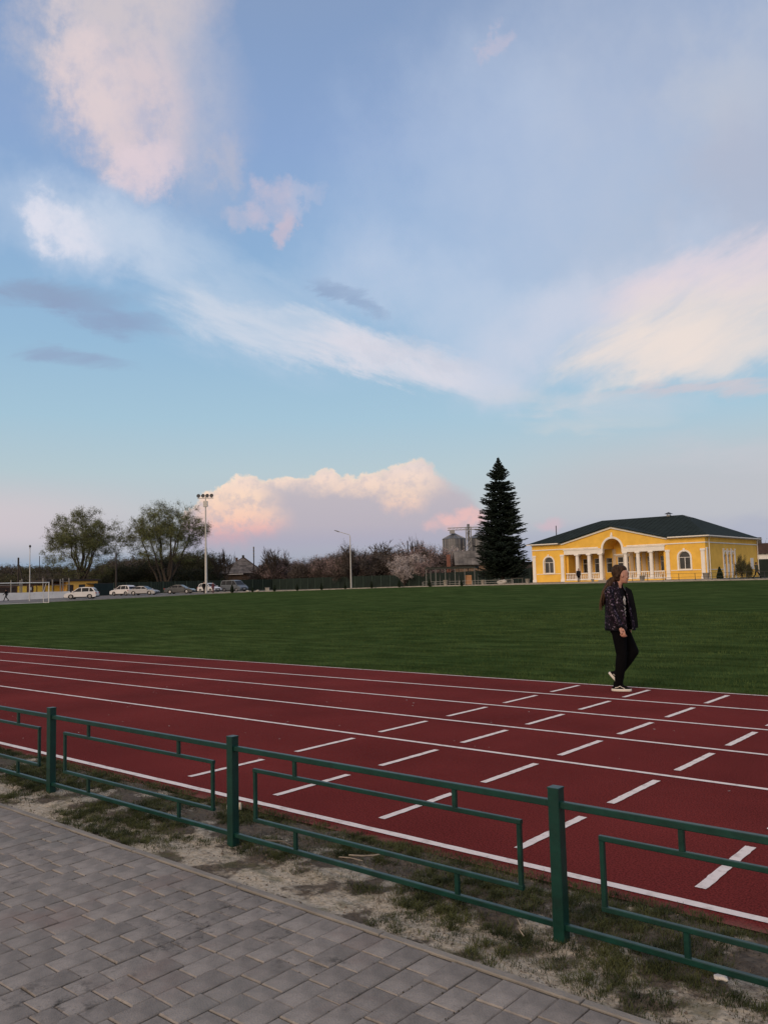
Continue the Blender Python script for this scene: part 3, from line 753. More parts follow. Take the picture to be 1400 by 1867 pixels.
# ================================================================== living grass near the track
m_lawn = mat('lawn_blade', (.042, .073, .020), .9, .45, .9, rgb2=(.066, .098, .031), detail=8, spec=.03)
nb = 120000
t_ = rng.random(nb) ** 1.5; gy_ = 11.43 + 22 * t_
gx_ = rng.uniform(-1, 1, nb); az_ = np.radians(-40.6 + gx_ * 30); gxx = gy_ * np.tan(az_)
gy_ = gy_ + .09 * (fbm(gxx * 2.1, gxx * 0 + 2, 4, 66) - .55) * np.clip(1.3 - (gy_ - 11.43) * 2, 0, 1)
hh = rng.uniform(.02, .05, nb) * (1 + .03 * (gy_ - 11)) * (.75 + .6 * fbm(gxx * .8, gy_ * .8, 4, 55)); wd = .0022 * (1 + .06 * (gy_ - 11))
blades('lawn_grass', gxx, gy_, E(gxx, gy_) - .018, hh, rng.uniform(.005, .04, nb), wd, m_lawn, 'dark green mown grass of the football pitch beyond the track')

# ================================================================== yellow club house
m_yel = mat('yellow_render', (.85, .50, .075), .85, .07, .8, bump=.15, bscale=60, rgb2=(.88, .53, .085))
m_wht = mat('white_stucco', (.84, .80, .74), .8, .05, 1.5, bump=.1, bscale=50)
m_cream = mat('cream_render', (.66, .52, .36), .85, .06, 1.0)
m_roof = mat('green_roof', (.017, .026, .0235), .85, .18, .9, bump=.3, bscale=9, spec=.12)
m_glass = mat('dark_glass', (.035, .038, .040), .12, .5, .7, spec=.7)
m_frame = mat('white_frame', (.74, .72, .69), .5, .03, 3)
m_wood = mat('dark_wood', (.05, .03, .02), .7, .3, 4)
m_dkm = mat('dark_metal', (.03, .03, .032), .5, .2, 5)
m_gmet = mat('grey_metal', (.30, .30, .30), .45, .1, 4, metal=.3)
BX, BY = -41.55, 88.0
BZ = float(E(BX, BY)) + .18
club = tag(empty('clubhouse', (BX, BY, BZ)), 'yellow single-storey clubhouse with white columned portico and dark green hipped roof', 'building')
HX, DP, HH = 10.4, 17.4, 4.55        # half width, depth, wall height
PX, PD = 6.0, 2.7                     # portico half width, recess depth
CL, TOPZ = 3.15, 6.1                  # clear height under the beam, gable apex
AR = 1.12                             # arch radius
def arch_poly(r, z0, n=14, x0=0.0):
    return [(x0 + r * math.cos(t), z0 + r * math.sin(t)) for t in np.linspace(0, math.pi, n)]
# --- walls
w = MB()
def wall_x(mb, xa, xb, y0, y1, z0, z1, holes=()):
    """wall along x with rectangular or arched (cx, hw, zs, zt, arched) openings, built from butted pieces"""
    xs = xa
    for cx, hw, zs, zt, arc in sorted(holes):
        mb.box(xs, cx - hw, y0, y1, z0, z1)
        if zs > z0: mb.box(cx - hw, cx + hw, y0, y1, z0, zs)
        if arc:
            P_ = [(cx + hw * math.cos(t), zt + hw * math.sin(t)) for t in np.linspace(0, math.pi, 15)]
            for a, b in zip(P_[:-1], P_[1:]): mb.prism([(b[0], b[1]), (a[0], a[1]), (a[0], z1), (b[0], z1)], y0, y1)
        else: mb.box(cx - hw, cx + hw, y0, y1, zt, z1)
        xs = cx + hw
    mb.box(xs, xb, y0, y1, z0, z1)
def side_T(x):   # maps (x along wall, y outwards-in) to the side walls
    return Matrix.Translation((x, 0, 0)) @ Matrix.Rotation(math.pi / 2, 4, 'Z')
WZ, WT = 1.05, 2.35
wall_x(w, -HX, -PX, 0, .35, 0, HH, [(-8.15, .62, WZ, WT, True)])
wall_x(w, PX, HX, 0, .35, 0, HH, [(8.15, .62, WZ, WT, True)])
w.box(-HX, -HX + .35, .35, DP, 0, HH)
w.box(-HX + .35, HX - .35, DP - .35, DP, 0, HH)
w.T = side_T(HX); wall_x(w, .35, DP, 0, .35, 0, HH, [(7.2 + k * 1.25, .36, .25, 2.55, False) for k in (-1, 0, 1)]); w.T = None
# gable wall over the portico: beam part with arch cut, then the pediment
zt = CL + .62
def gz(x): return HH + .02 + (TOPZ - HH) * (1 - abs(x) / 6.3)
xsamp = sorted(set([-6.3, -AR - .0, AR + .0, 6.3] + list(np.linspace(-6.3, -AR, 8)) + list(np.linspace(AR, 6.3, 8))))
for a, b in zip(xsamp[:-1], xsamp[1:]):
    if a >= -AR and b <= AR: continue
    w.prism([(a, CL + .55), (b, CL + .55), (b, gz(b)), (a, gz(a))], -.02, .33)
ap = [(AR * math.cos(t), CL + .05 + .45 + AR * math.sin(t)) for t in np.linspace(0, math.pi, 19)]
for a, b in zip(ap[:-1], ap[1:]): w.prism([(b[0], b[1]), (a[0], a[1]), (a[0], gz(a[0])), (b[0], gz(b[0]))], -.02, .33)
# recess: side cheeks and back wall with openings
w.box(-PX - .0, -PX + .25, .35, PD, 0, CL + .9); w.box(PX - .25, PX, .35, PD, 0, CL + .9)
back_w = [(-4.75, .38, .95, 2.65, False), (-3.25, .38, .95, 2.65, False), (-1.75, .38, .95, 2.65, False), (0, .72, .0, 2.75, False), (1.75, .38, .95, 2.65, False), (3.25, .38, .95, 2.65, False), (4.75, .38, .95, 2.65, False)]
w2 = MB(); wall_x(w2, -PX + .25, PX - .25, PD, PD + .3, 0, CL + 1.8, back_w); 
w.build('wall', m_yel, club); w2.build('portico_wall', m_yel, club)
# vault and ceiling
c_ = MB()
cz = CL + .5
for a, b in zip(ap[:-1], ap[1:]):
    c_.add([(a[0], .33, a[1]), (b[0], .33, b[1]), (b[0], PD, b[1]), (a[0], PD, a[1])], [(0, 1, 2, 3)])
c_.build('vault', m_yel, club)
for xa_, xb_ in ((-PX + .25, -AR), (AR, PX - .25)):
    c_ = MB(); c_.box(xa_, xb_, .35, PD, CL + .5, CL + .56); c_.build('ceiling', m_wht, club)
# --- white trim
def part(name, fn, mt=m_wht, par=club, smooth=False):
    mb = MB(); fn(mb); return mb.build(name, mt, par, smooth)
part('entablature', lambda m_: (m_.box(-PX - .05, -AR - .02, -.14, .30, CL, CL + .5), m_.box(-PX - .12, -AR - .3, -.20, -.02, CL + .5, CL + .6)))
part('entablature', lambda m_: (m_.box(AR + .02, PX + .05, -.14, .30, CL, CL + .5), m_.box(AR + .3, PX + .12, -.20, -.02, CL + .5, CL + .6)))
def archivolt(mb, cx, cz_, r0, r1, y0, y1, n=18):
    ts = np.linspace(0, math.pi, n)
    for a, b in zip(ts[:-1], ts[1:]):
        mb.prism([(cx + r0 * math.cos(b), cz_ + r0 * math.sin(b)), (cx + r0 * math.cos(a), cz_ + r0 * math.sin(a)), (cx + r1 * math.cos(a), cz_ + r1 * math.sin(a)), (cx + r1 * math.cos(b), cz_ + r1 * math.sin(b))], y0, y1)
part('arch_moulding', lambda m_: archivolt(m_, 0, CL + .5, AR, AR + .22, -.12, .02))
part('keystone', lambda m_: m_.box(-.14, .14, -.18, -.02, CL + .5 + AR - .02, CL + .5 + AR + .42))
part('gable_boss', lambda m_: m_.box(-.09, .09, -.09, -.02, CL + 2.75, CL + 3.2) if False else m_.box(-.09, .09, -.09, -.021, 5.05, 5.45))
# cornice bands
for b_ in ((-HX - .12, -6.25, -.14, -.0), (6.25, HX + .12, -.14, 0), (HX, HX + .14, 0, DP), (-HX - .14, -HX, 0, DP)):
    part('cornice', lambda m_: m_.box(*b_, HH - .16, HH + .02))
for b_ in ((-HX - .06, -AR - .6, -.08, -.021), (AR + .6, HX + .06, -.08, -.021), (HX, HX + .07, 0, DP)):
    part('frieze_band', lambda m_: m_.box(*b_, 3.78, 3.9))
for sx_ in (-1, 1):
    def rake(m_, s_=sx_):
        a = (0, TOPZ + .02); b = (s_ * 6.4, HH - .06)
        n_ = Vector((b[0] - a[0], b[1] - a[1])).normalized(); q_ = Vector((-n_.y, n_.x)) * (.17 if n_.x > 0 else -.17)
        P_ = [a, b, (b[0] + q_.x * -1, b[1] - q_.y), (a[0], a[1] - .22)]
        if s_ < 0: P_ = P_[::-1]
        m_.prism([(p[0], p[1]) for p in P_], -.20, -.02)
    part('gable_moulding', rake)
def pilaster(x, z1=CL + .05, wd=.26, par=club):
    part('pilaster', lambda m_: (m_.box(x - wd, x + wd, -.12, 0, .0, .28), m_.box(x - wd + .06, x + wd - .06, -.09, 0, .28, z1 - .22), m_.box(x - wd, x + wd, -.13, 0, z1 - .22, z1)), par=par)
for x in (-HX + .28, -PX - .35, PX + .35, HX - .28): pilaster(x)
for x in (-PX + .5, -4.0, -2.5, -1.05, 1.05, 2.5, 4.0, PX - .5):
    part('pilaster', lambda m_: (m_.box(x - .21, x + .21, PD - .08, PD - .001, 0, CL + .5),), m_cream)
# string courses under the windows
for a, b in ((-HX + .56, -8.15 - .62 - .16), (-8.15 + .78, -PX - .63), (PX + .63, 8.15 - .78), (8.15 + .78, HX - .56)):
    part('string_course', lambda m_: m_.box(a, b, -.04, -.001, .93, 1.0))
for a, b in ((.6, 5.2), (9.2, DP - .3)): part('string_course', lambda m_: m_.box(HX, HX + .04, a, b, .93, 1.0))
# --- columns and balustrade
def column(x, y):
    m_ = MB(); m_.box(x - .27, x + .27, y - .27, y + .27, .12, .30)
    m_.lathe([(.255, .30), (.25, .36), (.225, .42), (.225, 1.2), (.205, CL - .3), (.205, CL - .22), (.25, CL - .14)], 14, (x, y, 0)); m_.box(x - .27, x + .27, y - .27, y + .27, CL - .14, CL - .001)
    o = m_.build('column', m_wht, club, True); return o
CX = (-4.45, -2.95, -1.5, 1.5, 2.95, 4.45)
for x in CX: column(x, .08)
part('portico_floor', lambda m_: (m_.box(-PX, PX, -.32, PD, -.2, .12), m_.box(-1.6, 1.6, -.7, -.32, -.2, .06)), mat('stone_floor', (.33, .29, .25), .85, .12, 2))
for a, b in ((-PX, -1.7), (1.7, PX)): part('plinth', lambda m_: m_.box(a, b, -.34, -.321, -.25, .11), m_yel)
BP = [(.035, 0), (.05, .03), (.035, .07), (.062, .2), (.05, .32), (.03, .4), (.03, .44), (.05, .48), (.04, .52)]
for a, b in ((-PX + .05, CX[0] - .28), (CX[0] + .28, CX[1] - .28), (CX[1] + .28, CX[2] - .28), (CX[3] + .28, CX[4] - .28), (CX[4] + .28, CX[5] - .28), (CX[5] + .28, PX - .05)):
    o = part('balustrade', lambda m_: m_.box(a, b, 0, .17, .88, .98)); part('base_rail', lambda m_: m_.box(a, b, 0, .17, .14, .30), par=o)
    n_ = max(3, int((b - a) / .19))
    for k in range(n_):
        part('baluster', lambda m_: m_.lathe([(r_, z_ * 1.115 + .30) for r_, z_ in BP], 6, (a + (b - a) * (k + .5) / n_, .085, 0), cap=False), par=o, smooth=True)
# --- windows
def window(cx, hw, zs, zt_, arc, y, par=club, bars=1, mt=m_glass, name='window', T=None, trim=.0, keyst=False):
    fr = MB(); fr.T = T
    y0, y1 = y + .10, y + .17; f_ = .055
    fr.box(cx - hw, cx + hw, y0, y1, zs, zs + f_); fr.box(cx - hw, cx + hw, y0, y1, zt_ - f_, zt_)
    fr.box(cx - hw, cx - hw + f_, y0, y1, zs + f_, zt_ - f_); fr.box(cx + hw - f_, cx + hw, y0, y1, zs + f_, zt_ - f_)
    for k in range(bars):
        xb = cx - hw + 2 * hw * (k + 1) / (bars + 1); fr.box(xb - .035, xb + .035, y0, y1, zs + f_, zt_ - f_)
    if arc: archivolt(fr, cx, zt_, hw - f_, hw, y0, y1, 13)
    elif zt_ - zs > 1.5: fr.box(cx - hw + f_, cx + hw - f_, y0 - .002, y1 - .002, zt_ - .62, zt_ - .56)
    o = fr.build(name, m_frame, par)
    g = MB(); g.T = T; g.box(cx - hw + .02, cx + hw - .02, y + .13, y + .145, zs + .02, zt_ - .001)
    g.build('pane', mt, o)
    if arc:
        g = MB(); g.T = T; P_ = [(cx + (hw - .02) * math.cos(t), zt_ + (hw - .02) * math.sin(t)) for t in np.linspace(0, math.pi, 13)]; g.prism(P_, y + .13, y + .145); g.build('pane', mt, o)
    if trim:
        t_ = MB(); t_.T = T
        t_.box(cx - hw - trim, cx - hw, y - .07, y + .0, zs - .0, zt_); t_.box(cx + hw, cx + hw + trim, y - .07, y, zs, zt_)
        t_.box(cx - hw - trim, cx + hw + trim, y - .10, y, zs - .13, zs)
        if arc: archivolt(t_, cx, zt_, hw, hw + trim, y - .07, y + .0, 13)
        if keyst: t_.box(cx - .11, cx + .11, y - .12, y - .071, zt_ + hw - .03, zt_ + hw + .32)
        t_.build('surround', m_wht, o)
    return o
window(-8.15, .62, WZ, WT, True, 0, trim=.17, keyst=True); window(8.15, .62, WZ, WT, True, 0, trim=.17, keyst=True)
for h_ in back_w:
    if h_[0] == 0: continue
    window(h_[0], h_[1], h_[2], h_[3], False, PD, bars=0)
# entrance door
d_ = MB(); y = PD
for xa, xb in ((-.72, -.66), (.66, .72), (-.035, .035)): d_.box(xa, xb, y + .05, y + .13, .12, 2.75)
d_.box(-.66, .66, y + .052, y + .128, 2.02, 2.10); d_.box(-.66, .66, y + .052, y + .128, 2.68, 2.75)
for s_ in (-1, 1): d_.box(*sorted((s_ * .04, s_ * .65)), y + .07, y + .11, .12, 1.0)
door = d_.build('door', m_frame, club)
g = MB(); g.box(-.64, .64, y + .08, y + .09, 1.0, 2.7); g.build('pane', m_glass, door)
h_ = MB(); h_.box(.06, .09, y - .01, y + .05, 1.05, 1.3); h_.build('handle', m_dkm, door)
part('door_canopy', lambda m_: (m_.box(-1.0, 1.0, PD - .25, PD - .001, 2.92, 3.06), m_.box(-.9, .9, PD - .12, PD - .001, 2.8, 2.92)))
# side wall: three narrow blind windows between slim pilasters
TS = side_T(HX)   # local x -> world y ; local y -> world -x (into the wall)
for k in (-1, 0, 1):
    c0 = 7.2 + k * 1.25
    o = window(c0, .36, .25, 2.55, False, 0, T=TS, bars=1)
    mb = MB(); mb.T = TS; mb.box(c0 - .30, c0 + .30, .06, .10, .30, 1.55); mb.build('shutter', m_frame, o)
    mb = MB(); mb.T = TS; archivolt(mb, c0, 2.62, .30, .44, -.07, 0, 10); mb.build('arch_moulding', m_wht, club)
for k in range(4):
    c0 = 7.2 + (k - 1.5) * 1.25; mb = MB(); mb.T = TS; mb.box(c0 - .13, c0 + .13, -.09, 0, .0, 3.1); mb.box(c0 - .17, c0 + .17, -.12, 0, 3.1, 3.25); mb.build('pilaster', m_wht, club)
mb = MB(); mb.T = TS; mb.box(.12, .5, -.09, 0, 0, CL); mb.box(.08, .54, -.12, 0, CL, CL + .14); mb.build('pilaster', m_wht, club)
mb = MB(); mb.T = TS; mb.box(14.6, 15.7, -.04, 0, .95, 2.25); mb.build('notice_board', m_wht, club)
for yy in (.85, DP - .15):
    mb = MB(); mb.tube([(HX + .12, yy, 0), (HX + .12, yy, HH - .3), (HX + .4, yy, HH - .05)], .05, 6); mb.build('downpipe', m_wht, club)
# --- roof: hipped, ridge along the front, small vent gablets
RZ, EZ = 7.5, HH + .04
L0, L1, F0, F1 = -HX - .45, HX + .45, -.45, DP + .45
RL, RR, RY = -5.3, 4.9, 8.7
rf = MB()
def slab(P_, t=.10):
    n_ = len(P_); rf.add([tuple(p) for p in P_] + [(p[0], p[1], p[2] - t) for p in P_], [tuple(range(n_)), tuple(reversed(range(n_, 2 * n_)))] + [((i + 1) % n_, i, i + n_, (i + 1) % n_ + n_) for i in range(n_)])
gl = .55
kz = RZ - .75
def lp(a, b, t): return tuple(a[i] + (b[i] - a[i]) * t for i in range(3))
rl, rr_ = (RL, RY, RZ), (RR, RY, RZ)
c00, c10, c11, c01 = (L0, F0, EZ), (L1, F0, EZ), (L1, F1, EZ), (L0, F1, EZ)
# hips meet below the ridge ends; gablet triangles close the gap
hl, hr = .22, .22
hipL = (RL - 1.2, RY, RZ - .55); 
kL0 = lp(c00, (RL - .2, RY, RZ - .0), .84); kL1 = lp(c01, (RL - .2, RY, RZ), .84)
kR0 = lp(c10, (RR + .2, RY, RZ - .0), .86); kR1 = lp(c11, (RR + .2, RY, RZ), .86)
VX = 6.55; yb0 = (TOPZ + .10 - EZ) / (RZ - EZ) * (RY - F0) + F0
slab([c00, (-VX, F0, EZ), (0, yb0, TOPZ + .10), (VX, F0, EZ), c10, kR0, rr_, rl, kL0]); slab([c11, c01, kL1, rl, rr_, kR1]); slab([c01, c00, kL0, kL1]); slab([c10, c11, kR1, kR0])
roof = rf.build('roof', m_roof, club)
mb = MB(); mb.add([(kR0[0] - .02, kR0[1] + .3, kR0[2] + .05), (kR1[0] - .02, kR1[1] - .3, kR1[2] + .05), (rr_[0] + .03, RY, RZ - .12)], [(0, 1, 2)]); mb.add([(kL0[0], kL0[1], kL0[2]), (kL1[0], kL1[1], kL1[2]), (rl[0], RY, RZ - .06)], [(0, 2, 1)]); mb.build('gablet', m_gmet, roof)
# front gable roof
rf = MB(); GF = -.42
ga = (0, GF, TOPZ + .14)
back = lambda x, z: None
yb = (TOPZ + .14 - EZ) / (RZ - EZ) * (RY - F0) + F0 + .2
for s_ in (-1, 1):
    P_ = [(s_ * 6.75, GF, EZ - .06), (0, GF, TOPZ + .14), (0, yb, TOPZ + .14), (s_ * 6.75, F0 + .25, EZ - .04)]
    if s_ < 0: P_ = P_[::-1]
    P_ = P_[::-1]
    slab(P_, .09)
rf.build('gable_roof', m_roof, club)
mb = MB()
for k in range(34):   # standing seams on the front slope
    x = L0 + .8 + k * .62
    g0 = max(0, 1 - abs(x) / VX) * (yb0 - F0) / (RY - F0)
    t0 = 0; a = (x, F0, EZ)
    if x < RL: t1 = (x - L0) / (RL - L0)
    elif x > RR: t1 = (L1 - x) / (L1 - RR)
    else: t1 = 1
    t1 = min(t1, 1) * .97; b = (x, F0 + (RY - F0) * t1, EZ + (RZ - EZ) * t1); a = (x, F0 + (RY - F0) * g0, EZ + (RZ - EZ) * g0)
    if g0 > t1: continue
    mb.tube([(a[0], a[1], a[2] + .012), (b[0], b[1], b[2] + .012)], .018, 3)
o = mb.build('roof_seams', m_roof, roof); o['kind'] = 'stuff'
for z_, s_ in ((HH - .02, 1),):
    for b_ in ((L0, -6.6, F0 - .12, F0 - .001), (6.6, L1, F0 - .12, F0 - .001), (L1 + .001, L1 + .12, F0, F1)):
        part('gutter', lambda m_: m_.box(*b_, EZ - .13, EZ - .02))
for b_ in ((L0 + .02, -6.5, F0 + .01, -.141), (6.5, L1 - .02, F0 + .01, -.141), (HX + .141, L1 - .02, -.14, F1)):
    part('soffit', lambda m_: m_.box(*b_, HH - .05, HH - .03))
mb = MB(); mb.box(3.05, 3.45, RY - .2, RY + .2, RZ - .3, RZ + .12); ch = mb.build('chimney', m_gmet, roof)
mb = MB(); mb.add([(2.85, RY - .4, RZ + .22), (3.65, RY - .4, RZ + .22), (3.65, RY + .4, RZ + .22), (2.85, RY + .4, RZ + .22), (3.25, RY, RZ + .45)], [(0, 1, 4), (1, 2, 4), (2, 3, 4), (3, 0, 4), (3, 2, 1, 0)]); mb.tube([(3.08, RY, RZ + .1), (3.08, RY, RZ + .25)], .03, 4); mb.tube([(3.42, RY, RZ + .1), (3.42, RY, RZ + .25)], .03, 4); mb.build('chimney_cowl', m_dkm, ch)
mb = MB(); mb.tube([(-HX + 1.2, 4.0, HH + .6), (-HX + 1.2, 4.0, HH + 2.4)], .06, 6); mb.build('flue', m_dkm, roof)
# apron of paving before the portico
mb = MB(); mb.box(BX - 12, BX + 13, 84.2, BY, BZ - .5, BZ - .03); tag(mb.build('forecourt', mat('forecourt_paving', (.30, .27, .24), .9, .12, 1.5)), kind='structure')

# low dark rail along the far touchline
def thin_rail(x0, x1, y, n, h, mt, label, rails=(.5, 1.0)):
    z = float(E((x0 + x1) / 2, y)) + .03; t = tag(empty('rail_fence', (x0, y, z)), label, 'rail')
    for k in range(n):
        x = (x1 - x0) * k / (n - 1); mb = MB(); mb.tube([(x, 0, -.1), (x, 0, h)], .03, 5); mb.build('post', mt, t)
    for r_ in rails:
        mb = MB(); mb.tube([(0, 0, h * r_), (x1 - x0, 0, h * r_)], .018, 4); mb.build('rail', mt, t)
thin_rail(-37.6, -16, 84.1, 14, .75, m_dkm, 'thin dark handrail in front of the right half of the clubhouse')
thin_rail(-66, -52.5, 84.3, 8, .55, mat('pale_metal', (.42, .41, .39), .5, .1, 4), 'low pale handrail on the walk left of the clubhouse')
# stone urn bins
def urn(x, y, s_, label, mt):
    mb = MB(); mb.lathe([(.20, 0), (.26, .03), (.24, .10), (.28, .35), (.31, .62), (.33, .66), (.33, .72), (.27, .72), (.25, .5)], 12, cap=False)
    o = mb.build('litter_bin', mt, None, True, (x, y, float(E(x, y)) + .04)); o.scale = (s_,) * 3
    return tag(o, label, 'bin')
m_urn = mat('urn_stone', (.24, .22, .19), .9, .2, 5)
for px, dpt, s_, lb in ((806, 104, 1.0, 'stone litter bin on the walk in front of the open steel shelter'), (876, 101, .85, 'stone litter bin on the walk at the left foot of the spruce'),
                    (951, 96, .85, 'stone litter bin between the spruce and the clubhouse corner'), (1075, 92.5, .55, 'small bin at the edge of the portico plinth right of the standing man'), (1165, 88.5, .9, 'stone litter bin before the balustrade right of the entrance'),
                    (1281, 84.5, 1.05, 'large lidded bin by the right front corner of the clubhouse')):
    p = at(px, dpt); p.y = max(p.y, 84.0); urn(p.x, p.y, s_, lb, m_urn)

# ================================================================== trees and shrubs
m_bark = mat('bark', (.045, .036, .029), .95, .3, 3, bump=.5, bscale=8)
m_twigs = mat('twig_bark', (.060, .046, .038), .95, .3, 3)
class TreeGeo:
    def __init__(s): s.V = []; s.F = []; s.n = 0; s.L = []
    def seg(s, a, b, ra, rb, sides):
        d = (b - a); l = d.length
        if l < 1e-5: return
        d /= l; u = d.cross(Vector((.3, .5, .81))).normalized(); w_ = d.cross(u)
        for c, r_ in ((a, ra), (b, rb)):
            for k in range(sides):
                t = 2 * math.pi * k / sides; s.V.append(c + u * (math.cos(t) * r_) + w_ * (math.sin(t) * r_))
        for k in range(sides): s.F.append((s.n + k, s.n + (k + 1) % sides, s.n + sides + (k + 1) % sides, s.n + sides + k))
        s.n += 2 * sides
def grow(tg, tw, rd, p, d, length, rad, lvl, maxl, spread, kids, up=.12, wig=.18, leaves=None, nseg=4, shrink=.62):
    pts = [p]; dirs = [d]; q = p.copy(); dd = d.copy()
    for k in range(nseg):
        dd = (dd + Vector((rd.gauss(0, wig), rd.gauss(0, wig), rd.gauss(0, wig) * .6 + up * (.5 if lvl else 1)))).normalized()
        q2 = q + dd * (length / nseg)
        r0 = rad * (1 - .7 * k / nseg); r1 = rad * (1 - .7 * (k + 1) / nseg)
        (tg if lvl <= 1 else tw).seg(q, q2, r0, r1, 6 if lvl == 0 else (5 if lvl == 1 else 3))
        q = q2; pts.append(q.copy()); dirs.append(dd.copy())
        if leaves is not None and lvl >= maxl - 1:
            leaves.append((q.copy(), dd.copy()))
    if lvl >= maxl: return
    for k in range(kids[lvl]):
        t = rd.uniform(.25, 1.0); i = min(int(t * nseg), nseg - 1); f = t * nseg - i
        pp = pts[i].lerp(pts[i + 1], f); bd = dirs[i + 1]
        ax = Vector((rd.gauss(0, 1), rd.gauss(0, 1), rd.gauss(0, 1))); ax = (ax - bd * ax.dot(bd)).normalized()
        nd_ = (bd + ax * math.tan(rd.uniform(.45, 1.0) * spread)).normalized()
        grow(tg, tw, rd, pp, nd_, length * shrink * rd.uniform(.7, 1.2), max(.006, rad * (1 - .7 * t) * .62), lvl + 1, maxl, spread, kids, up, wig, leaves, max(2, nseg - 1), shrink)
def geo_obj(name, tg, mt, parent=None):
    if not tg.V: return None
    return npmesh(name, np.array([tuple(v_) for v_ in tg.V]), np.array(tg.F), mt, parent)
def leaf_cards(pts, per, size, spread, seed, droop=0.0):
    r_ = np.random.default_rng(seed); n = len(pts); P_ = np.array([tuple(p[0]) for p in pts]); P_ = np.repeat(P_, per, 0); n = len(P_)
    P_ = P_ + r_.normal(0, spread, (n, 3)); P_[:, 2] -= droop * r_.random(n)
    u = r_.normal(0, 1, (n, 3)); u /= np.linalg.norm(u, axis=1)[:, None]; w_ = r_.normal(0, 1, (n, 3)); w_ -= u * (u * w_).sum(1)[:, None]; w_ /= np.linalg.norm(w_, axis=1)[:, None]
    s_ = size * r_.uniform(.5, 1.4, n)[:, None]
    V_ = np.concatenate([P_ - u * s_, P_ + w_ * s_ * .45, P_ + u * s_, P_ - w_ * s_ * .45]); k = np.arange(n)
    return V_, np.stack([k, k + n, k + 2 * n, k + 3 * n], -1)
def join_np(lst):
    V_ = []; F_ = []; n = 0
    for v_, f_ in lst: V_.append(v_); F_.append(f_ + n); n += len(v_)
    return np.concatenate(V_), np.concatenate(F_)
def crown_mesh(name, tw, cards, mts, parent):
    tv = np.array([tuple(v_) for v_ in tw.V]) if tw.V else np.zeros((0, 3)); tf = np.array(tw.F) if tw.F else np.zeros((0, 4), int)
    if cards is None: return npmesh(name, tv, tf, mts[0], parent)
    V_, F_ = join_np([(tv, tf)] + [c for c in cards]); mi = np.concatenate([np.zeros(len(tf))] + [np.full(len(c[1]), min(j + 1, len(mts) - 1)) for j, c in enumerate(cards)])
    return npmesh(name, V_, F_, mts, parent, mi=mi)

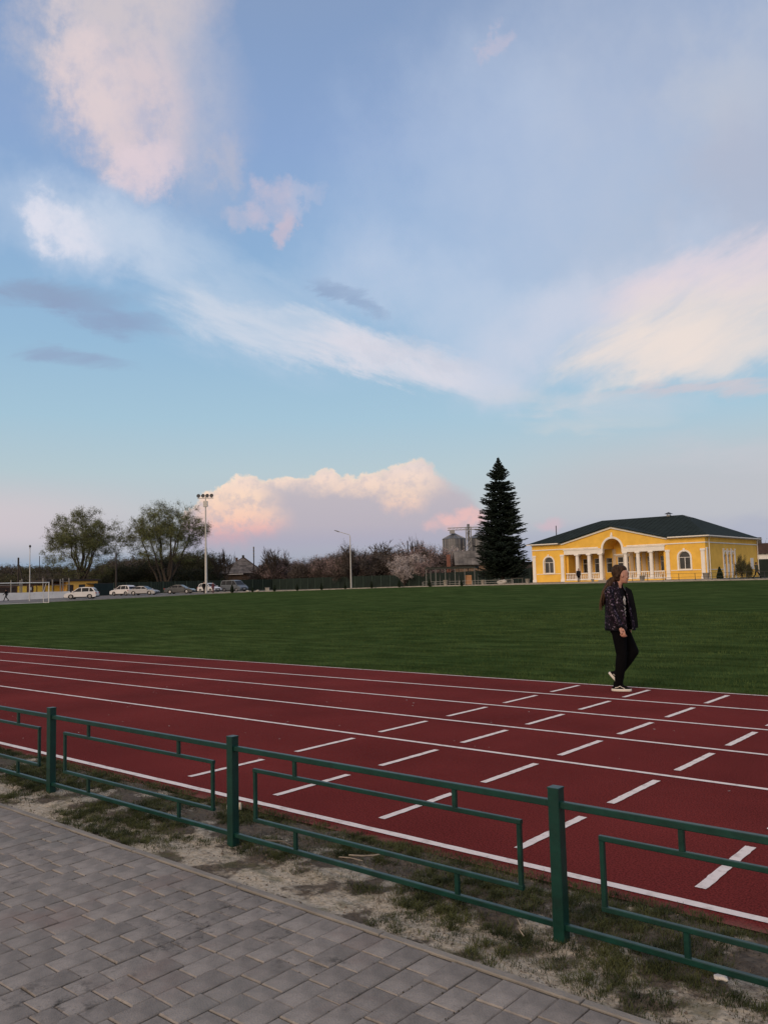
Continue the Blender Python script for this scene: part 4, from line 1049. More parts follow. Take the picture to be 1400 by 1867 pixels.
m_willow = mat('willow_leaf', (.125, .145, .062), .8, .4, .25, rgb2=(.155, .175, .07), spec=.05)
m_budo = mat('olive_buds', (.13, .115, .062), .85, .4, .3)
def willow(px, depth, H, RW, seed, label, nl=8, flat=.5, low=.28, fork=.17, multi=False):
    """trunk, main limbs reaching for the crown, then boughs to clumps spread through a wide dome, each clump a spray of fine shoots"""
    rd = random.Random(seed); p = at(px, depth); root = tag(empty('willow_tree', p), label, 'tree', 'big willows behind the parked cars')
    tg, tw, lv = TreeGeo(), TreeGeo(), []
    th = H * fork; sk = []
    def path(a, b, ra, rb, n_, sag, tgt, sides, wig):
        prev = a; out = []
        for j in range(1, n_ + 1):
            t = j / n_; q = a.lerp(b, t) + Vector((rd.gauss(0, wig), rd.gauss(0, wig), rd.gauss(0, wig) * .5)) * (1 if j < n_ else 0) + Vector((0, 0, sag * math.sin(t * math.pi)))
            r0 = ra + (rb - ra) * (j - 1) / n_; r1 = ra + (rb - ra) * t; tgt.seg(prev, q, r0, r1, sides); out.append((q, r1)); prev = q
        return out
    if multi:
        stems = [Vector((rd.uniform(-.9, .9), rd.uniform(-.9, .9), 0)) + Vector((math.cos(k * 1.6) * .7, math.sin(k * 1.6) * .7, 0)) for k in range(4)]
    else:
        tg.seg(Vector((0, 0, -.3)), Vector((0, 0, th)), H * .058, H * .052, 10); stems = [Vector((0, 0, th * .85))]
    cz, rz = H * (low + 1) / 2, H * (1 - low) / 2
    for k in range(nl):
        a = 2 * math.pi * k / nl + rd.uniform(-.3, .3); e = (.25, 1.15, .7, 1.35)[k % 4] + rd.uniform(-.1, .15)
        s0 = stems[k % len(stems)] + Vector((rd.uniform(-.3, .3), rd.uniform(-.3, .3), 0))
        tip = Vector((math.cos(a) * math.cos(e) * RW * .82, math.sin(a) * math.cos(e) * RW * .82, cz * .9 + math.sin(e) * rz * .80))
        sk += [(q, r_) for q, r_ in path(s0, tip, H * .017, H * .0035, 9, -H * .03 * math.cos(e), tg, 6, .16) if q.z > th * 1.1]
    # clumps
    cl = []; tries = 0
    while len(cl) < 520 and tries < 20000:
        tries += 1
        u = Vector((rd.gauss(0, 1), rd.gauss(0, 1), rd.gauss(0, 1))).normalized() * (rd.random() ** .38)
        if u.z < -.2 and rd.random() < .55: continue
        lob = 1 + .13 * math.sin(3 * math.atan2(u.y, u.x) + seed) + .10 * math.sin(5 * u.z + 2 * u.x + seed)
        q = Vector((u.x * RW * lob, u.y * RW * lob, cz + u.z * rz * lob))
        if float(vnoise(q.x * .38 + seed, q.z * .42 + q.y * .3, seed)) < .16: continue
        cl.append(q)
    cl.sort(key=lambda q: (q - Vector((0, 0, cz))).length)
    for q in cl:
        best = min(sk, key=lambda s_: (s_[0] - q).length + .35 * max(0, s_[0].z - q.z) * 2)
        d = (q - best[0]).length; n_ = max(2, int(d / .7)); r0 = min(best[1] * .7, .02 + .012 * d)
        sk += path(best[0], q, r0, .012, n_, .05 * d, tw, 4, .07 * d / n_ + .04)
        out = (q - Vector((0, 0, cz * .55))).normalized()
        for j in range(12):
            dd = (out + Vector((rd.gauss(0, .8), rd.gauss(0, .8), rd.gauss(0, .7)))).normalized(); L_ = rd.uniform(.6, 1.7); pr = q + Vector((rd.gauss(0, .12), rd.gauss(0, .12), rd.gauss(0, .1)))
            for m_ in range(3):
                nx_ = pr + dd * (L_ / 3); tw.seg(pr, nx_, .016 - .004 * m_, .012 - .004 * m_, 3); pr = nx_; dd = (dd + Vector((0, 0, -.12))).normalized(); lv.append((pr.copy(), dd))
    geo_obj('trunk', tg, m_bark, root)
    c1 = leaf_cards(lv, 3, .10, .20, seed, .15)
    c2 = leaf_cards(rd.sample(lv, len(lv) // 3), 1, .09, .14, seed + 1, .1)
    crown_mesh('crown', tw, [c1, c2], [m_twigs, m_willow, m_budo], root)
    return root
willow(149, 176, 17.2, 8.2, 11, 'left of the two big willows, thick trunk behind the yellow shed', low=.24, fork=.16)
willow(301, 180, 18.4, 9.0, 29, 'right of the two big willows, several stems spreading behind the dark bushes', nl=10, low=.32, multi=True)

# bare and blossoming trees, a few prototypes copied with their parts
m_bark2 = mat('fruit_bark', (.050, .038, .034), .95, .3, 3)
m_red = mat('reddish_buds', (.110, .092, .080), .85, .3, .5)
m_blos = mat('white_blossom', (.44, .39, .38), .8, .2, .6)
m_pinkb = mat('pink_blossom', (.42, .30, .29), .8, .3, .6)
m_ev = mat('evergreen_leaf', (.026, .034, .018), .8, .35, .5, spec=.2)
m_ol = mat('olive_leaf', (.072, .072, .034), .85, .35, .4, spec=.2)
PROTO = {}
def proto(kind, seed):
    key = (kind, seed)
    if key in PROTO: return PROTO[key]
    rd = random.Random(seed * 13 + len(kind)); tg, tw, lv = TreeGeo(), TreeGeo(), []
    H = 1.0
    if kind == 'bare':
        tg.seg(Vector((0, 0, -.05)), Vector((0, 0, .25)), .018, .014, 6)
        for k in range(5):
            a = rd.uniform(0, 6.28); d = Vector((math.cos(a) * .35, math.sin(a) * .35, 1)).normalized(); grow(tg, tw, rd, Vector((0, 0, rd.uniform(.1, .25))), d, .58, .010, 0, 3, .5, (6, 5, 4), .10, .12, lv, 5, .55)
        cards = [leaf_cards(rd.sample(lv, min(len(lv), 500)), 1, .011, .02, seed)]; mts = [m_twigs, m_budo]
    elif kind in ('blossom', 'pinkbush', 'fruit'):
        for k in range(7):
            a = rd.uniform(0, 6.28); s_ = rd.uniform(.3, .8); d = Vector((math.cos(a) * s_, math.sin(a) * s_, 1)).normalized(); grow(tg, tw, rd, Vector((0, 0, rd.uniform(-.02, .15))), d, .60, .014, 0, 3, .7, (6, 6, 4), .05, .16, lv, 5, .58)
        k_ = {'blossom': (6, .024), 'pinkbush': (2, .014), 'fruit': (1, .014)}[kind]
        cards = [leaf_cards(lv, k_[0], k_[1], .035, seed), leaf_cards(rd.sample(lv, len(lv) // 2), 2, .014, .04, seed + 5)]; mts = [m_twigs, {'blossom': m_blos, 'pinkbush': m_pinkb, 'fruit': m_red}[kind], m_red]
    else:   # bushes: evergreen / olive / brown
        for k in range(9):
            a = rd.uniform(0, 6.28); s_ = rd.uniform(.3, 1.0); d = Vector((math.cos(a) * s_, math.sin(a) * s_, 1)).normalized(); grow(tg, tw, rd, Vector((rd.uniform(-.1, .1), rd.uniform(-.1, .1), -.02)), d, .62, .010, 0, 3, .8, (6, 5, 4), .06, .2, lv, 4, .6)
        mt = {'dark_bush': m_ev, 'olive_bush': m_ol, 'brown_bush': m_red}[kind]
        cards = [leaf_cards(lv, 5 if kind != 'brown_bush' else 2, .020, .05, seed), leaf_cards(rd.sample(lv, len(lv) // 2), 2, .016, .06, seed + 5)]; mts = [m_twigs, mt, m_ol if kind != 'brown_bush' else m_bark2]
    r0 = empty('tree', (0, 0, -50)); tr = geo_obj('trunk', tg, m_bark2, r0); cr = crown_mesh('crown', tw, cards, mts, r0)
    zs = max(l[0].z for l in lv)
    PROTO[key] = (tr.data, cr.data, zs, kind); print(kind, len(tw.F), len(cards[0][1]))
    for o in (tr, cr, r0): bpy.data.objects.remove(o)
    return PROTO[key]
NM = {'bare': 'bare_tree', 'blossom': 'blossoming_tree', 'pinkbush': 'blossoming_tree', 'fruit': 'fruit_tree', 'dark_bush': 'bush', 'olive_bush': 'bush', 'brown_bush': 'bush'}
def plant(kind, seed, px, depth, H, label, group=None, wf=1.0, dz=0.0):
    tr, cr, zs, _ = proto(kind, seed); root = empty(NM[kind], at(px, depth, dz), random.Random(px * 7 + seed).uniform(0, 6.28))
    for nm, me in (('trunk', tr), ('crown', cr)): link(nm, me, root)
    s_ = H / zs; root.scale = (s_ * wf, s_ * wf, s_)
    return tag(root, label, 'bush' if 'bush' in NM[kind] else 'tree', group)
def ytop(px, y, depth):     # height above ground of something whose top shows at row y of the photograph
    hor = 1079.55 - .02603 * px; g = float(at(px, depth).z)
    return HC + (hor - y) * depth / FPX - g
# singled out
plant('bare', 1, 412, 185, ytop(412, 998, 185), 'bare slender tree left of the slate-roofed house', wf=.8)
plant('bare', 2, 399, 190, ytop(399, 1003, 190), 'bare tree just right of the tall floodlight mast', wf=.7)
plant('bare', 3, 496, 190, ytop(496, 996, 190), 'slim bare tree with upright branches right of the house pole', wf=.9)
plant('bare', 4, 514, 195, ytop(514, 1001, 195), 'bare tree beside the pinkish shrubs right of the house', wf=.9)
plant('fruit', 1, 638, 165, ytop(638, 984, 165), 'dark bushy-headed tree directly behind the street lamp', wf=.8)
plant('bare', 1, 695, 185, ytop(695, 984, 185), 'pale bare fan-shaped tree between street lamp and white blossom', wf=1.5)
plant('blossom', 1, 741, 160, ytop(741, 1008, 160), 'white blossoming cherry tree just above the green fence', wf=.75)
plant('blossom', 2, 733, 152, ytop(733, 1028, 152), 'low white blossoming shrub touching the green fence', wf=.9)
plant('pinkbush', 1, 764, 172, ytop(764, 986, 172), 'tall tree with dull pink blossom left of the grain silos', wf=.9)
plant('pinkbush', 2, 795, 170, ytop(795, 994, 170), 'pink blossoming tree in front of the left grain silo', wf=1.0)
plant('pinkbush', 3, 776, 150, ytop(776, 1012, 150), 'rounded pink blossoming tree behind the left end of the shelter', wf=1.1)
plant('pinkbush', 1, 752, 165, ytop(752, 1000, 165), 'pinkish tree rising behind the white blossoming cherry', wf=1.0)
plant('bare', 2, 755, 185, ytop(755, 972, 185), 'tall thin bare treetop above the pink blossom', wf=.5)
plant('blossom', 3, 831, 175, ytop(831, 995, 175), 'pale blossoming tree between the two grain silos', wf=.8)
plant('fruit', 2, 1396, 150, ytop(1396, 985, 150), 'dark red-brown tree beyond the right end of the clubhouse', wf=1.2)
plant('brown_bush', 2, 1388, 140, ytop(1388, 997, 140), 'brown bushy tree peeping past the right end of the clubhouse', wf=1.2)
# rows along the back
row = []
rd = random.Random(5)
PLACES = [(40, 'behind the dark opening at the far left'), (85, 'behind the yellow wall bays'), (136, 'behind the left part of the yellow shed'), (200, 'just right of the thick-trunked willow'), (240, 'behind the white car and the dark pole'),
          (290, 'behind the silver sedan'), (345, 'behind the dark sedan and the right willow'), (392, 'beside the floodlight mast'), (420, 'left of the slate-roofed house'), (500, 'right of the slate-roofed house'), (560, 'between the brick house and the street lamp'),
          (620, 'a little left of the street lamp'), (665, 'around the street lamp'), (715, 'right of the street lamp'), (760, 'around the white blossoming tree'), (840, 'behind the open steel shelter'), (1500, 'between the spruce and the clubhouse')]
LOOK = {'bare': 'bare upright tree', 'olive_bush': 'olive-green bush', 'dark_bush': 'dark dense bush', 'brown_bush': 'brown leafless bush', 'fruit': 'dark budding tree', 'pinkbush': 'pinkish budding tree'}
def fill(kinds, px0, px1, n, ys, d0, d1, lab, grp, wf=1.2):
    for k in range(n):
        px = px0 + (px1 - px0) * (k + rd.uniform(.1, .9)) / n; dp = rd.uniform(d0, d1); y = np.interp(px, [a for a, b in ys], [b for a, b in ys]) + rd.uniform(-3, 6)
        kd = rd.choice(kinds); plant(kd, rd.choice((1, 2, 3)), px, dp, max(1.5, ytop(px, y, dp)), (lab + ' ' if lab else '') + LOOK[kd] + ' ' + next(t for a, t in PLACES if px < a), grp, wf * rd.uniform(.9, 1.2))
G1 = 'scrub behind the yellow shed'; G2 = 'dark bushes behind the parked cars'; G3 = 'budding trees behind the green fence'; G4 = 'low scrub along the green fence'
fill(['bare', 'olive_bush', 'brown_bush', 'bare'], -30, 130, 40, [(-30, 1029), (60, 1030), (130, 1032)], 230, 285, 'distant', G1, 1.3)
fill(['brown_bush', 'olive_bush'], -20, 135, 22, [(-20, 1045), (135, 1046)], 195, 220, 'lower', G1, 1.4)
fill(['olive_bush', 'brown_bush'], 180, 262, 20, [(180, 1030), (200, 1018), (262, 1012)], 200, 235, 'tall', G2, 1.0)
fill(['olive_bush', 'dark_bush'], 186, 280, 14, [(186, 1040), (200, 1034), (262, 1030)], 190, 205, 'lower', G2, 1.1)
fill(['dark_bush', 'olive_bush', 'brown_bush'], 262, 372, 22, [(262, 1016), (300, 1014), (335, 1002), (372, 1008)], 196, 225, 'tall', G2, .9)
fill(['dark_bush'], 225, 385, 20, [(225, 1040), (385, 1036)], 188, 197, 'lowest', G2, 1.2)
fill(['dark_bush', 'brown_bush'], 380, 412, 5, [(380, 1028), (412, 1030)], 205, 215, '', G2, 1.0)
fill(['pinkbush', 'fruit', 'brown_bush'], 478, 600, 22, [(478, 1020), (505, 1010), (530, 1018), (570, 1021), (600, 1009)], 185, 210, '', G3, 1.0)
fill(['pinkbush', 'fruit', 'pinkbush'], 585, 665, 16, [(585, 1012), (605, 1004), (640, 1000), (665, 1008)], 168, 190, '', G3, .9)
fill(['brown_bush', 'fruit'], 655, 735, 20, [(655, 1008), (690, 1004), (735, 1002)], 168, 190, '', G3, 1.0)
fill(['pinkbush', 'fruit'], 735, 835, 14, [(735, 1005), (770, 1000), (835, 1010)], 168, 185, '', G3, .9)
fill(['brown_bush', 'dark_bush'], 470, 800, 46, [(470, 1040), (560, 1036), (640, 1032), (800, 1030)], 195, 215, 'low', G4, 1.3)
fill(['fruit', 'brown_bush'], 955, 985, 4, [(955, 1022), (985, 1024)], 170, 190, 'low', G4, 1.0)
# far treeline, one mass
P1 = []
mb_v = []; mb_f = []; nn = 0
r_ = np.random.default_rng(12); n = 60000
azs = np.radians(r_.uniform(-85, 5, n)); rg = r_.uniform(330, 420, n)
hx = 5 + 5 * fbm(azs * 60, azs * 0, 4, 77); zz = .6 + hx * r_.random(n) ** .8
pts_ = [(Vector((float(a * math.sin(b)), float(a * math.cos(b)), float(z))), None) for a, b, z in zip(rg, azs, zz)]
V_, F_ = leaf_cards(pts_, 1, .9, .3, 4)
tag(npmesh('far_woodland', V_, F_, mat('far_wood', (.045, .040, .036), .9, .3, .05)), 'low brown woodland along the horizon', 'woodland', kind='stuff')

# ------------------------------------------------------------------ spruce
m_needle = mat('spruce_needle', (.013, .022, .017), .75, .45, 1.2, rgb2=(.022, .036, .026), spec=.2)
def spruce(px, depth, H, RB, seed, label):
    rd = random.Random(seed); p = at(px, depth); root = tag(empty('spruce_tree', p), label, 'tree')
    mb = MB(); mb.tube([(0, 0, -.3), (0, 0, H * .3), (0, 0, H * .7), (0, 0, H * .985)], [.30, .24, .12, .015], 8); mb.build('trunk', m_bark, root)
    V_ = []; F_ = []; tw = TreeGeo(); n = 0; C = []
    z = H * .085
    while z < H * .985:
        t = z / H
        prof = float(np.interp(t, [.05, .19, .3, .45, .65, .775, .87, .935, .985], [2.9, 3.6, 3.35, 3.1, 2.6, 1.75, .92, .40, .06]))
        nb_ = int(11 + 8 * (1 - t)) if t < .93 else 8
        for k in range(nb_):
            a = rd.uniform(0, 6.283); L_ = prof * rd.uniform(.68, 1.10) * (1 + .09 * math.sin(a * 2 + t * 17)); zj = rd.uniform(-.12, .12) * (1 - t); L_ = max(L_, .06)
            dz0 = -.10 - .25 * (1 - t) if t < .8 else .5
            pts = []; m_ = 6
            for j in range(m_ + 1):
                s_ = j / m_; pts.append(Vector((math.cos(a) * L_ * s_, math.sin(a) * L_ * s_, z + zj + L_ * (dz0 * s_ + .28 * s_ * s_ * s_ * (1.2 - t)))))
            for j in range(m_): tw.seg(pts[j], pts[j + 1], .03 * (1 - j / m_) * (1 - t) + .008, .025 * (1 - (j + 1) / m_) * (1 - t) + .006, 3)
            # side shoots hanging from each bough
            ns = max(6, int(L_ * 10))
            for q_ in range(ns):
                s_ = (q_ + rd.random()) / ns; s_ = .12 + .88 * s_; i_ = min(int(s_ * m_), m_ - 1); pp = pts[i_].lerp(pts[i_ + 1], s_ * m_ - i_)
                sd_ = 1 if q_ % 2 else -1; b = a + sd_ * rd.uniform(.5, 1.1); l2 = (.05 + .16 * min(1, L_) + .34 * L_ * (1.05 - s_) * .6) * rd.uniform(.7, 1.25)
                C.append((pp, b, l2, rd.uniform(-.55, .05), rd.uniform(.05, .085)))
            C.append((pts[-2], a, L_ * .22 + .12, .18, .05 + .02 * min(1, L_)))
        z += H * (.0128 if t < .75 else .0095) * rd.uniform(.6, 1.4)
    for k in range(7): C.append((Vector((0, 0, H * .955 + k * .1)), rd.uniform(0, 6.28), .14, 1.2, .03))
    # each shoot: crossed narrow serrated blades
    for pp, b, l2, dz, w_ in C:
        d = Vector((math.cos(b), math.sin(b), dz)); e = Vector((-math.sin(b), math.cos(b), 0)) * w_; u = Vector((0, 0, w_ * .8))
        tip = pp + d * l2; mid = pp + d * (l2 * .45)
        for ee in (e, u):
            V_ += [pp, mid + ee, tip, mid - ee]; F_.append((n, n + 1, n + 2, n + 3)); n += 4
        for s_ in (.35, .6, .8):
            c0 = pp + d * (l2 * s_)
            for sg in (-1, 1):
                V_ += [c0, c0 + d * (l2 * .22) + e * (1.9 * sg) - Vector((0, 0, .05)), c0 + d * (l2 * .12)]; V_.append(c0 + d * (l2 * .06) + e * sg * .8); F_.append((n, n + 3, n + 1, n + 2)); n += 4
    tv = np.array([tuple(v_) for v_ in tw.V]); A = join_np([(tv, np.array(tw.F)), (np.array([tuple(v_) for v_ in V_]), np.array(F_))])
    npmesh('crown', A[0], A[1], [m_bark, m_needle], root, mi=np.concatenate([np.zeros(len(tw.F)), np.ones(len(F_))])); print('spruce', len(F_))
spruce(912, 112, 17.4, 3.55, 3, 'tall dark spruce standing left of the yellow clubhouse')
# young thujas along the walk
def thuja_mesh(seed):
    r_ = np.random.default_rng(seed); n = 900; t = r_.random(n) ** 1.3; a = r_.uniform(0, 6.283, n); rad = .26 * np.minimum(1, (1 - t) ** .7 * 1.15) * np.minimum(1, .55 + 3 * t) * r_.uniform(.6, 1.1, n)
    pts_ = [(Vector((float(q * math.cos(b)), float(q * math.sin(b)), float(z))), None) for q, b, z in zip(rad, a, .06 + t * .92)]
    return leaf_cards(pts_, 1, .07, .01, seed)
m_thu = mat('thuja_leaf', (.018, .030, .016), .8, .4, 4, spec=.2)
TH = []
for s_ in range(3):
    V_, F_ = thuja_mesh(s_ + 50); o = npmesh('crown', V_, F_, m_thu); TH.append(o.data); bpy.data.objects.remove(o)
mb = MB(); mb.tube([(0, 0, -.1), (0, 0, .5)], .02, 5); o = mb.build('trunk', m_bark); TT_ = o.data; bpy.data.objects.remove(o)
for i_, (px, dpt, h_) in enumerate([(421, 124, 1.25), (458, 122, .75), (498, 121, .95), (539, 118, .95), (583, 115, .95), (626, 113, .85), (674, 110.5, .95), (724, 107.5, .95), (779, 105, .95), (837, 102, .75), (1306, 84, 1.35)]):
    p = at(px, dpt); r0 = tag(empty('thuja', p), None, 'shrub', 'young thujas along the far walk'); link('crown', TH[i_ % 3], r0); link('trunk', TT_, r0); r0.scale = (h_ * .9, h_ * .9, h_)
    r0['label'] = 'small dark conical thuja ' + ('before the front wheel of the grey minibus', 'just right of the pale boulder', 'right of the small grey box on the walk', 'between the grey box and the street lamp', 'second to the left of the street lamp', 'just left of the street lamp', 'first to the right of the street lamp', 'below the white blossoming tree', 'at the left end of the steel shelter', 'below the board in the steel shelter')[i_] if i_ < 10 else 'conical thuja at the right front corner of the yellow clubhouse'
    if i_ == 10: del r0['group']
plant('olive_bush', 1, 1345, 84.5, 2.6, 'taller loose shrub against the right side of the clubhouse', wf=.45)
plant('olive_bush', 2, 1357, 84, 1.9, 'shorter loose shrub beside the taller one at the clubhouse side', wf=.45)

# ================================================================== green sheet fence behind the walk
m_fgreen = mat('fence_green', (.014, .024, .020), .75, .2, .6, bump=.15, bscale=12, rnd=.10, spec=.2)
m_fpost = mat('fence_post', (.045, .075, .060), .7, .15, 3)
def polar(az, r): a = R(-az); return Vector((r * math.sin(a), r * math.cos(a)))
FPT = [polar(58.7, 172), polar(48.3, 186), polar(38.3, 150), polar(28.2, 122)]
gf = tag(empty('sheet_fence', (FPT[0].x, FPT[0].y, .6)), 'long dark green sheet fence with slim posts running behind the parked cars and the lawn', 'fence')
base = Vector((FPT[0].x, FPT[0].y, .6)); pmeshes = {}
for a, b in zip(FPT[:-1], FPT[1:]):
    L_ = (b - a).length; n_ = int(round(L_ / 2.55)); ang = math.atan2(b.y - a.y, b.x - a.x); w_ = L_ / n_
    key = round(w_, 4)
    if key not in pmeshes:
        # corrugated sheet
        nn_ = 25; xs = np.linspace(.03, w_ - .03, nn_); ys = np.array([(0, .035)[k % 4 in (1, 2)] for k in range(nn_)])
        vs = [(x, y, -.1) for x, y in zip(xs, ys)] + [(x, y, 2.25) for x, y in zip(xs, ys)]
        me = bpy.data.meshes.new('panel'); me.from_pydata(vs, [], [(k, k + 1, k + 1 + nn_, k + nn_) for k in range(nn_ - 1)]); me.materials.append(m_fgreen)
        mb = MB(); mb.box(-.04, .04, -.06, .02, -.3, 2.3); o_ = mb.build('post', m_fpost); pm_ = o_.data; bpy.data.objects.remove(o_); pmeshes[key] = (me, pm_)
    for k in range(n_):
        p = a + (b - a) * (k / n_); z = float(E(p.x, p.y))
        for nm, me in (('panel', pmeshes[key][0]), ('post', pmeshes[key][1])):
            o = link(nm, me, gf, (p.x - base.x, p.y - base.y, z - base.z + random.uniform(-.02, .02))); o.rotation_euler = (0, 0, ang)

# ================================================================== masts, lamps, poles
m_galv = mat('galvanised', (.52, .51, .49), .5, .08, 2, metal=.2)
def mast(px, depth, H, label):
    t = tag(empty('floodlight_mast', at(px, depth)), label, 'floodlight'); rz = R(40.6); t.rotation_euler = (0, 0, rz)
    mb = MB(); mb.tube([(0, 0, -.3), (0, 0, H * .45)], [.22, .17], 10); mb.build('lower_mast', m_galv, t, True)
    mb = MB(); mb.tube([(0, 0, H * .45), (0, 0, H - .2)], [.14, .09], 10); mb.build('upper_mast', m_galv, t, True)
    mb = MB(); mb.lathe([(.19, H * .44), (.19, H * .46)], 12); mb.build('flange', m_galv, t)
    mb = MB(); mb.box(-.32, .32, -.25, .25, H - 1.75, H - .85); mb.build('control_box', m_galv, t)
    mb = MB(); mb.box(-1.25, 1.25, -.06, .06, H - .45, H - .33); mb.build('cross_arm', m_galv, t)
    for k in range(4):
        x = (-1.08, -.36, .30, .98)[k]; tilt = Matrix.Translation((x, -.12, H)) @ Matrix.Rotation(R(75), 4, 'X')
        mb = MB(); mb.T = tilt; mb.lathe([(.10, -.34), (.20, -.22), (.30, -.04), (.31, .02), (.27, .02), (.25, -.04)], 14, cap=False); mb.lathe([(.001, -.36), (.10, -.34)], 14, cap=False); o = mb.build('floodlight', m_dkm, t, True)
        mb = MB(); mb.T = tilt; mb.lathe([(.001, -.03), (.26, -.03)], 14, cap=False); mb.build('lens', m_glass, o)
        mb = MB(); mb.box(x - .03, x + .03, -.03, .03, H - .34, H - .1); mb.build('bracket', m_dkm, o)
    return t
mast(374, 130, 15.3, 'tall pale mast with four round floodlights beside the parked cars')
def street_lamp(px, depth, H, label, arm=2.2, dirx=-1):
    t = tag(empty('street_lamp', at(px, depth)), label, 'street lamp'); t.rotation_euler = (0, 0, R(40.6))
    mb = MB(); mb.tube([(0, 0, -.2), (0, 0, H - .9)], [.12, .07], 8); mb.build('pole', m_galv, t, True)
    mb = MB(); mb.tube([(0, 0, H - .9), (dirx * .12, 0, H - .62), (dirx * arm * .8, 0, H - .1)], .045, 6); mb.build('arm', m_galv, t, True)
    mb = MB(); mb.T = Matrix.Translation((dirx * arm * .8, 0, H - .12)) @ Matrix.Rotation(R(20) * -dirx, 4, 'Y'); mb.prism([(0, -.07), (dirx * .75, -.05), (dirx * .75, .02), (dirx * .3, .09), (0, .07)][::(1 if dirx < 0 else -1)], -.16, .16); mb.build('lamp_head', mat('lamp_grey', (.14, .14, .14), .5), t)
street_lamp(637, 131, 9.15, 'pale street lamp with one arm before the green fence')
t = tag(empty('lamp_post', at(53.5, 116)), 'thin pale post with a small round camera on top near the goal', 'post')
mb = MB(); mb.tube([(0, 0, -.2), (0, 0, 7.45)], [.085, .05], 8); mb.build('pole', m_galv, t, True)
mb = MB(); mb.lathe([(.001, 7.42), (.12, 7.5), (.16, 7.66), (.1, 7.8), (.001, 7.84)], 10); mb.build('camera_dome', m_dkm, t, True)
mb = MB(); mb.tube([(0, 0, 7.42), (.25, -.2, 7.3)], .02, 4); mb.build('bracket', m_dkm, t)
m_pole = mat('pole_tar', (.040, .034, .030), .9, .3, 3)
def pole(px, depth, ytop_, label, r_=.14, arms=0, strut=False, nm='utility_pole', cat='pole', mt=None):
    H = ytop(px, ytop_, depth); t = tag(empty(nm, at(px, depth)), label, cat); t.rotation_euler = (0, 0, R(40)); mt = mt or m_pole
    mb = MB(); mb.tube([(0, 0, -.3), (0, 0, H)], [r_ * 1.2, r_ * .85], 8); mb.build('pole', mt, t, True)
    for k in range(arms):
        z = H - .4 - k * .7; mb = MB(); mb.box(-.16, .16, -.05, .05, z, z + .10); a_ = mb.build('cross_arm', mt, t)
        for s_ in (-1, 1): mb = MB(); mb.lathe([(.05, z + .1), (.07, z + .18), (.04, z + .26)], 6, (s_ * .14, 0, 0)); mb.build('insulator', m_wht, a_)
    if strut:
        mb = MB(); mb.tube([(1.8, 0, -.3), (.1, 0, H * .8)], r_, 6); mb.build('strut', mt, t)
    return t
pole(32.5, 175, 1017, 'dark tarred pole with a slanting strut behind the left end of the yellow shed', .22, 0, True)
pole(210.5, 150, 1008, 'plain dark pole between the two big willows', .17)
pole(461, 200, 997, 'dark pole with short cross arms right of the slate-roofed house', .13, 4)
pole(741.5, 190, 986, 'dark pole top rising above the blossoming trees', .16)
pole(71, 170, 1014, 'slim pole left of the thick-trunked willow', .08)
pole(695, 172, 1018, 'short white post among the brown trees behind the fence', .10, mt=m_wht)

# ================================================================== football goal
p = Vector((-96.0, 46.0, 0)); p.z = float(E(p.x, p.y)); m_gw = mat('goal_white', (.74, .72, .70), .5, .05, 4)
t = tag(empty('football_goal', p), 'white football goal at the far left end of the pitch', 'goal')
for s_ in (-1, 1):
    mb = MB(); mb.tube([(0, s_ * 3.66, -.1), (0, s_ * 3.66, 2.44)], .06, 8); mb.build('goal_post', m_gw, t, True)
    mb = MB(); mb.tube([(-1.3, s_ * 3.66, 0.02), (-1.3, s_ * 3.66, 1.3), (-.6, s_ * 3.66, 2.44), (0, s_ * 3.66, 2.44)], .035, 6); mb.tube([(-1.3, s_ * 3.66, .03), (0, s_ * 3.66, .03)], .03, 6); mb.build('side_frame', m_gw, t, True)
mb = MB(); mb.tube([(0, -3.72, 2.44), (0, 3.72, 2.44)], .06, 8); mb.build('crossbar', m_gw, t, True)
mb = MB(); mb.tube([(-1.3, -3.66, .03), (-1.3, 3.66, .03)], .03, 6); mb.build('ground_bar', m_gw, t, True)

# ================================================================== yellow shed, walls, posts at the left
m_yshed = mat('shed_yellow', (.90, .49, .10), .85, .12, .5, bump=.1, bscale=30)
m_ypan = mat('panel_yellow', (.92, .60, .09), .8, .08, .8)
m_brick = mat('brown_brick', (.16, .09, .062), .9, .35, 1.2, bump=.3, bscale=12)
m_sroof = mat('felt_roof', (.035, .028, .025), .9, .25, 1)
m_lime = mat('whitewash', (.82, .80, .77), .9, .10, .6)
# local frame: origin at right front corner, +x runs left along the facade, y into the building
sA = at(177, 141); sB = at(0, 128.5); ang = math.atan2(sB.y - sA.y, sB.x - sA.x)
def LT(mb, z=0): return mb
shed = tag(empty('shed', (sA.x, sA.y, sA.z - .05), ang), 'yellow rendered shed with flat dark roof and two dark openings behind the white car', 'shed')
# in this frame going along +x moves left in the picture; -y points away from the camera
pxs = lambda c: abs(c - 177) * (sB - sA).xy.length / 177.0
def sw(name, x0, x1, y0, y1, z0, z1, mt, par=shed):
    mb = MB(); mb.box(min(x0, x1), max(x0, x1), y0, y1, z0, z1); return mb.build(name, mt, par)
SW = pxs(117); y_in, y_out = -5.0, 0
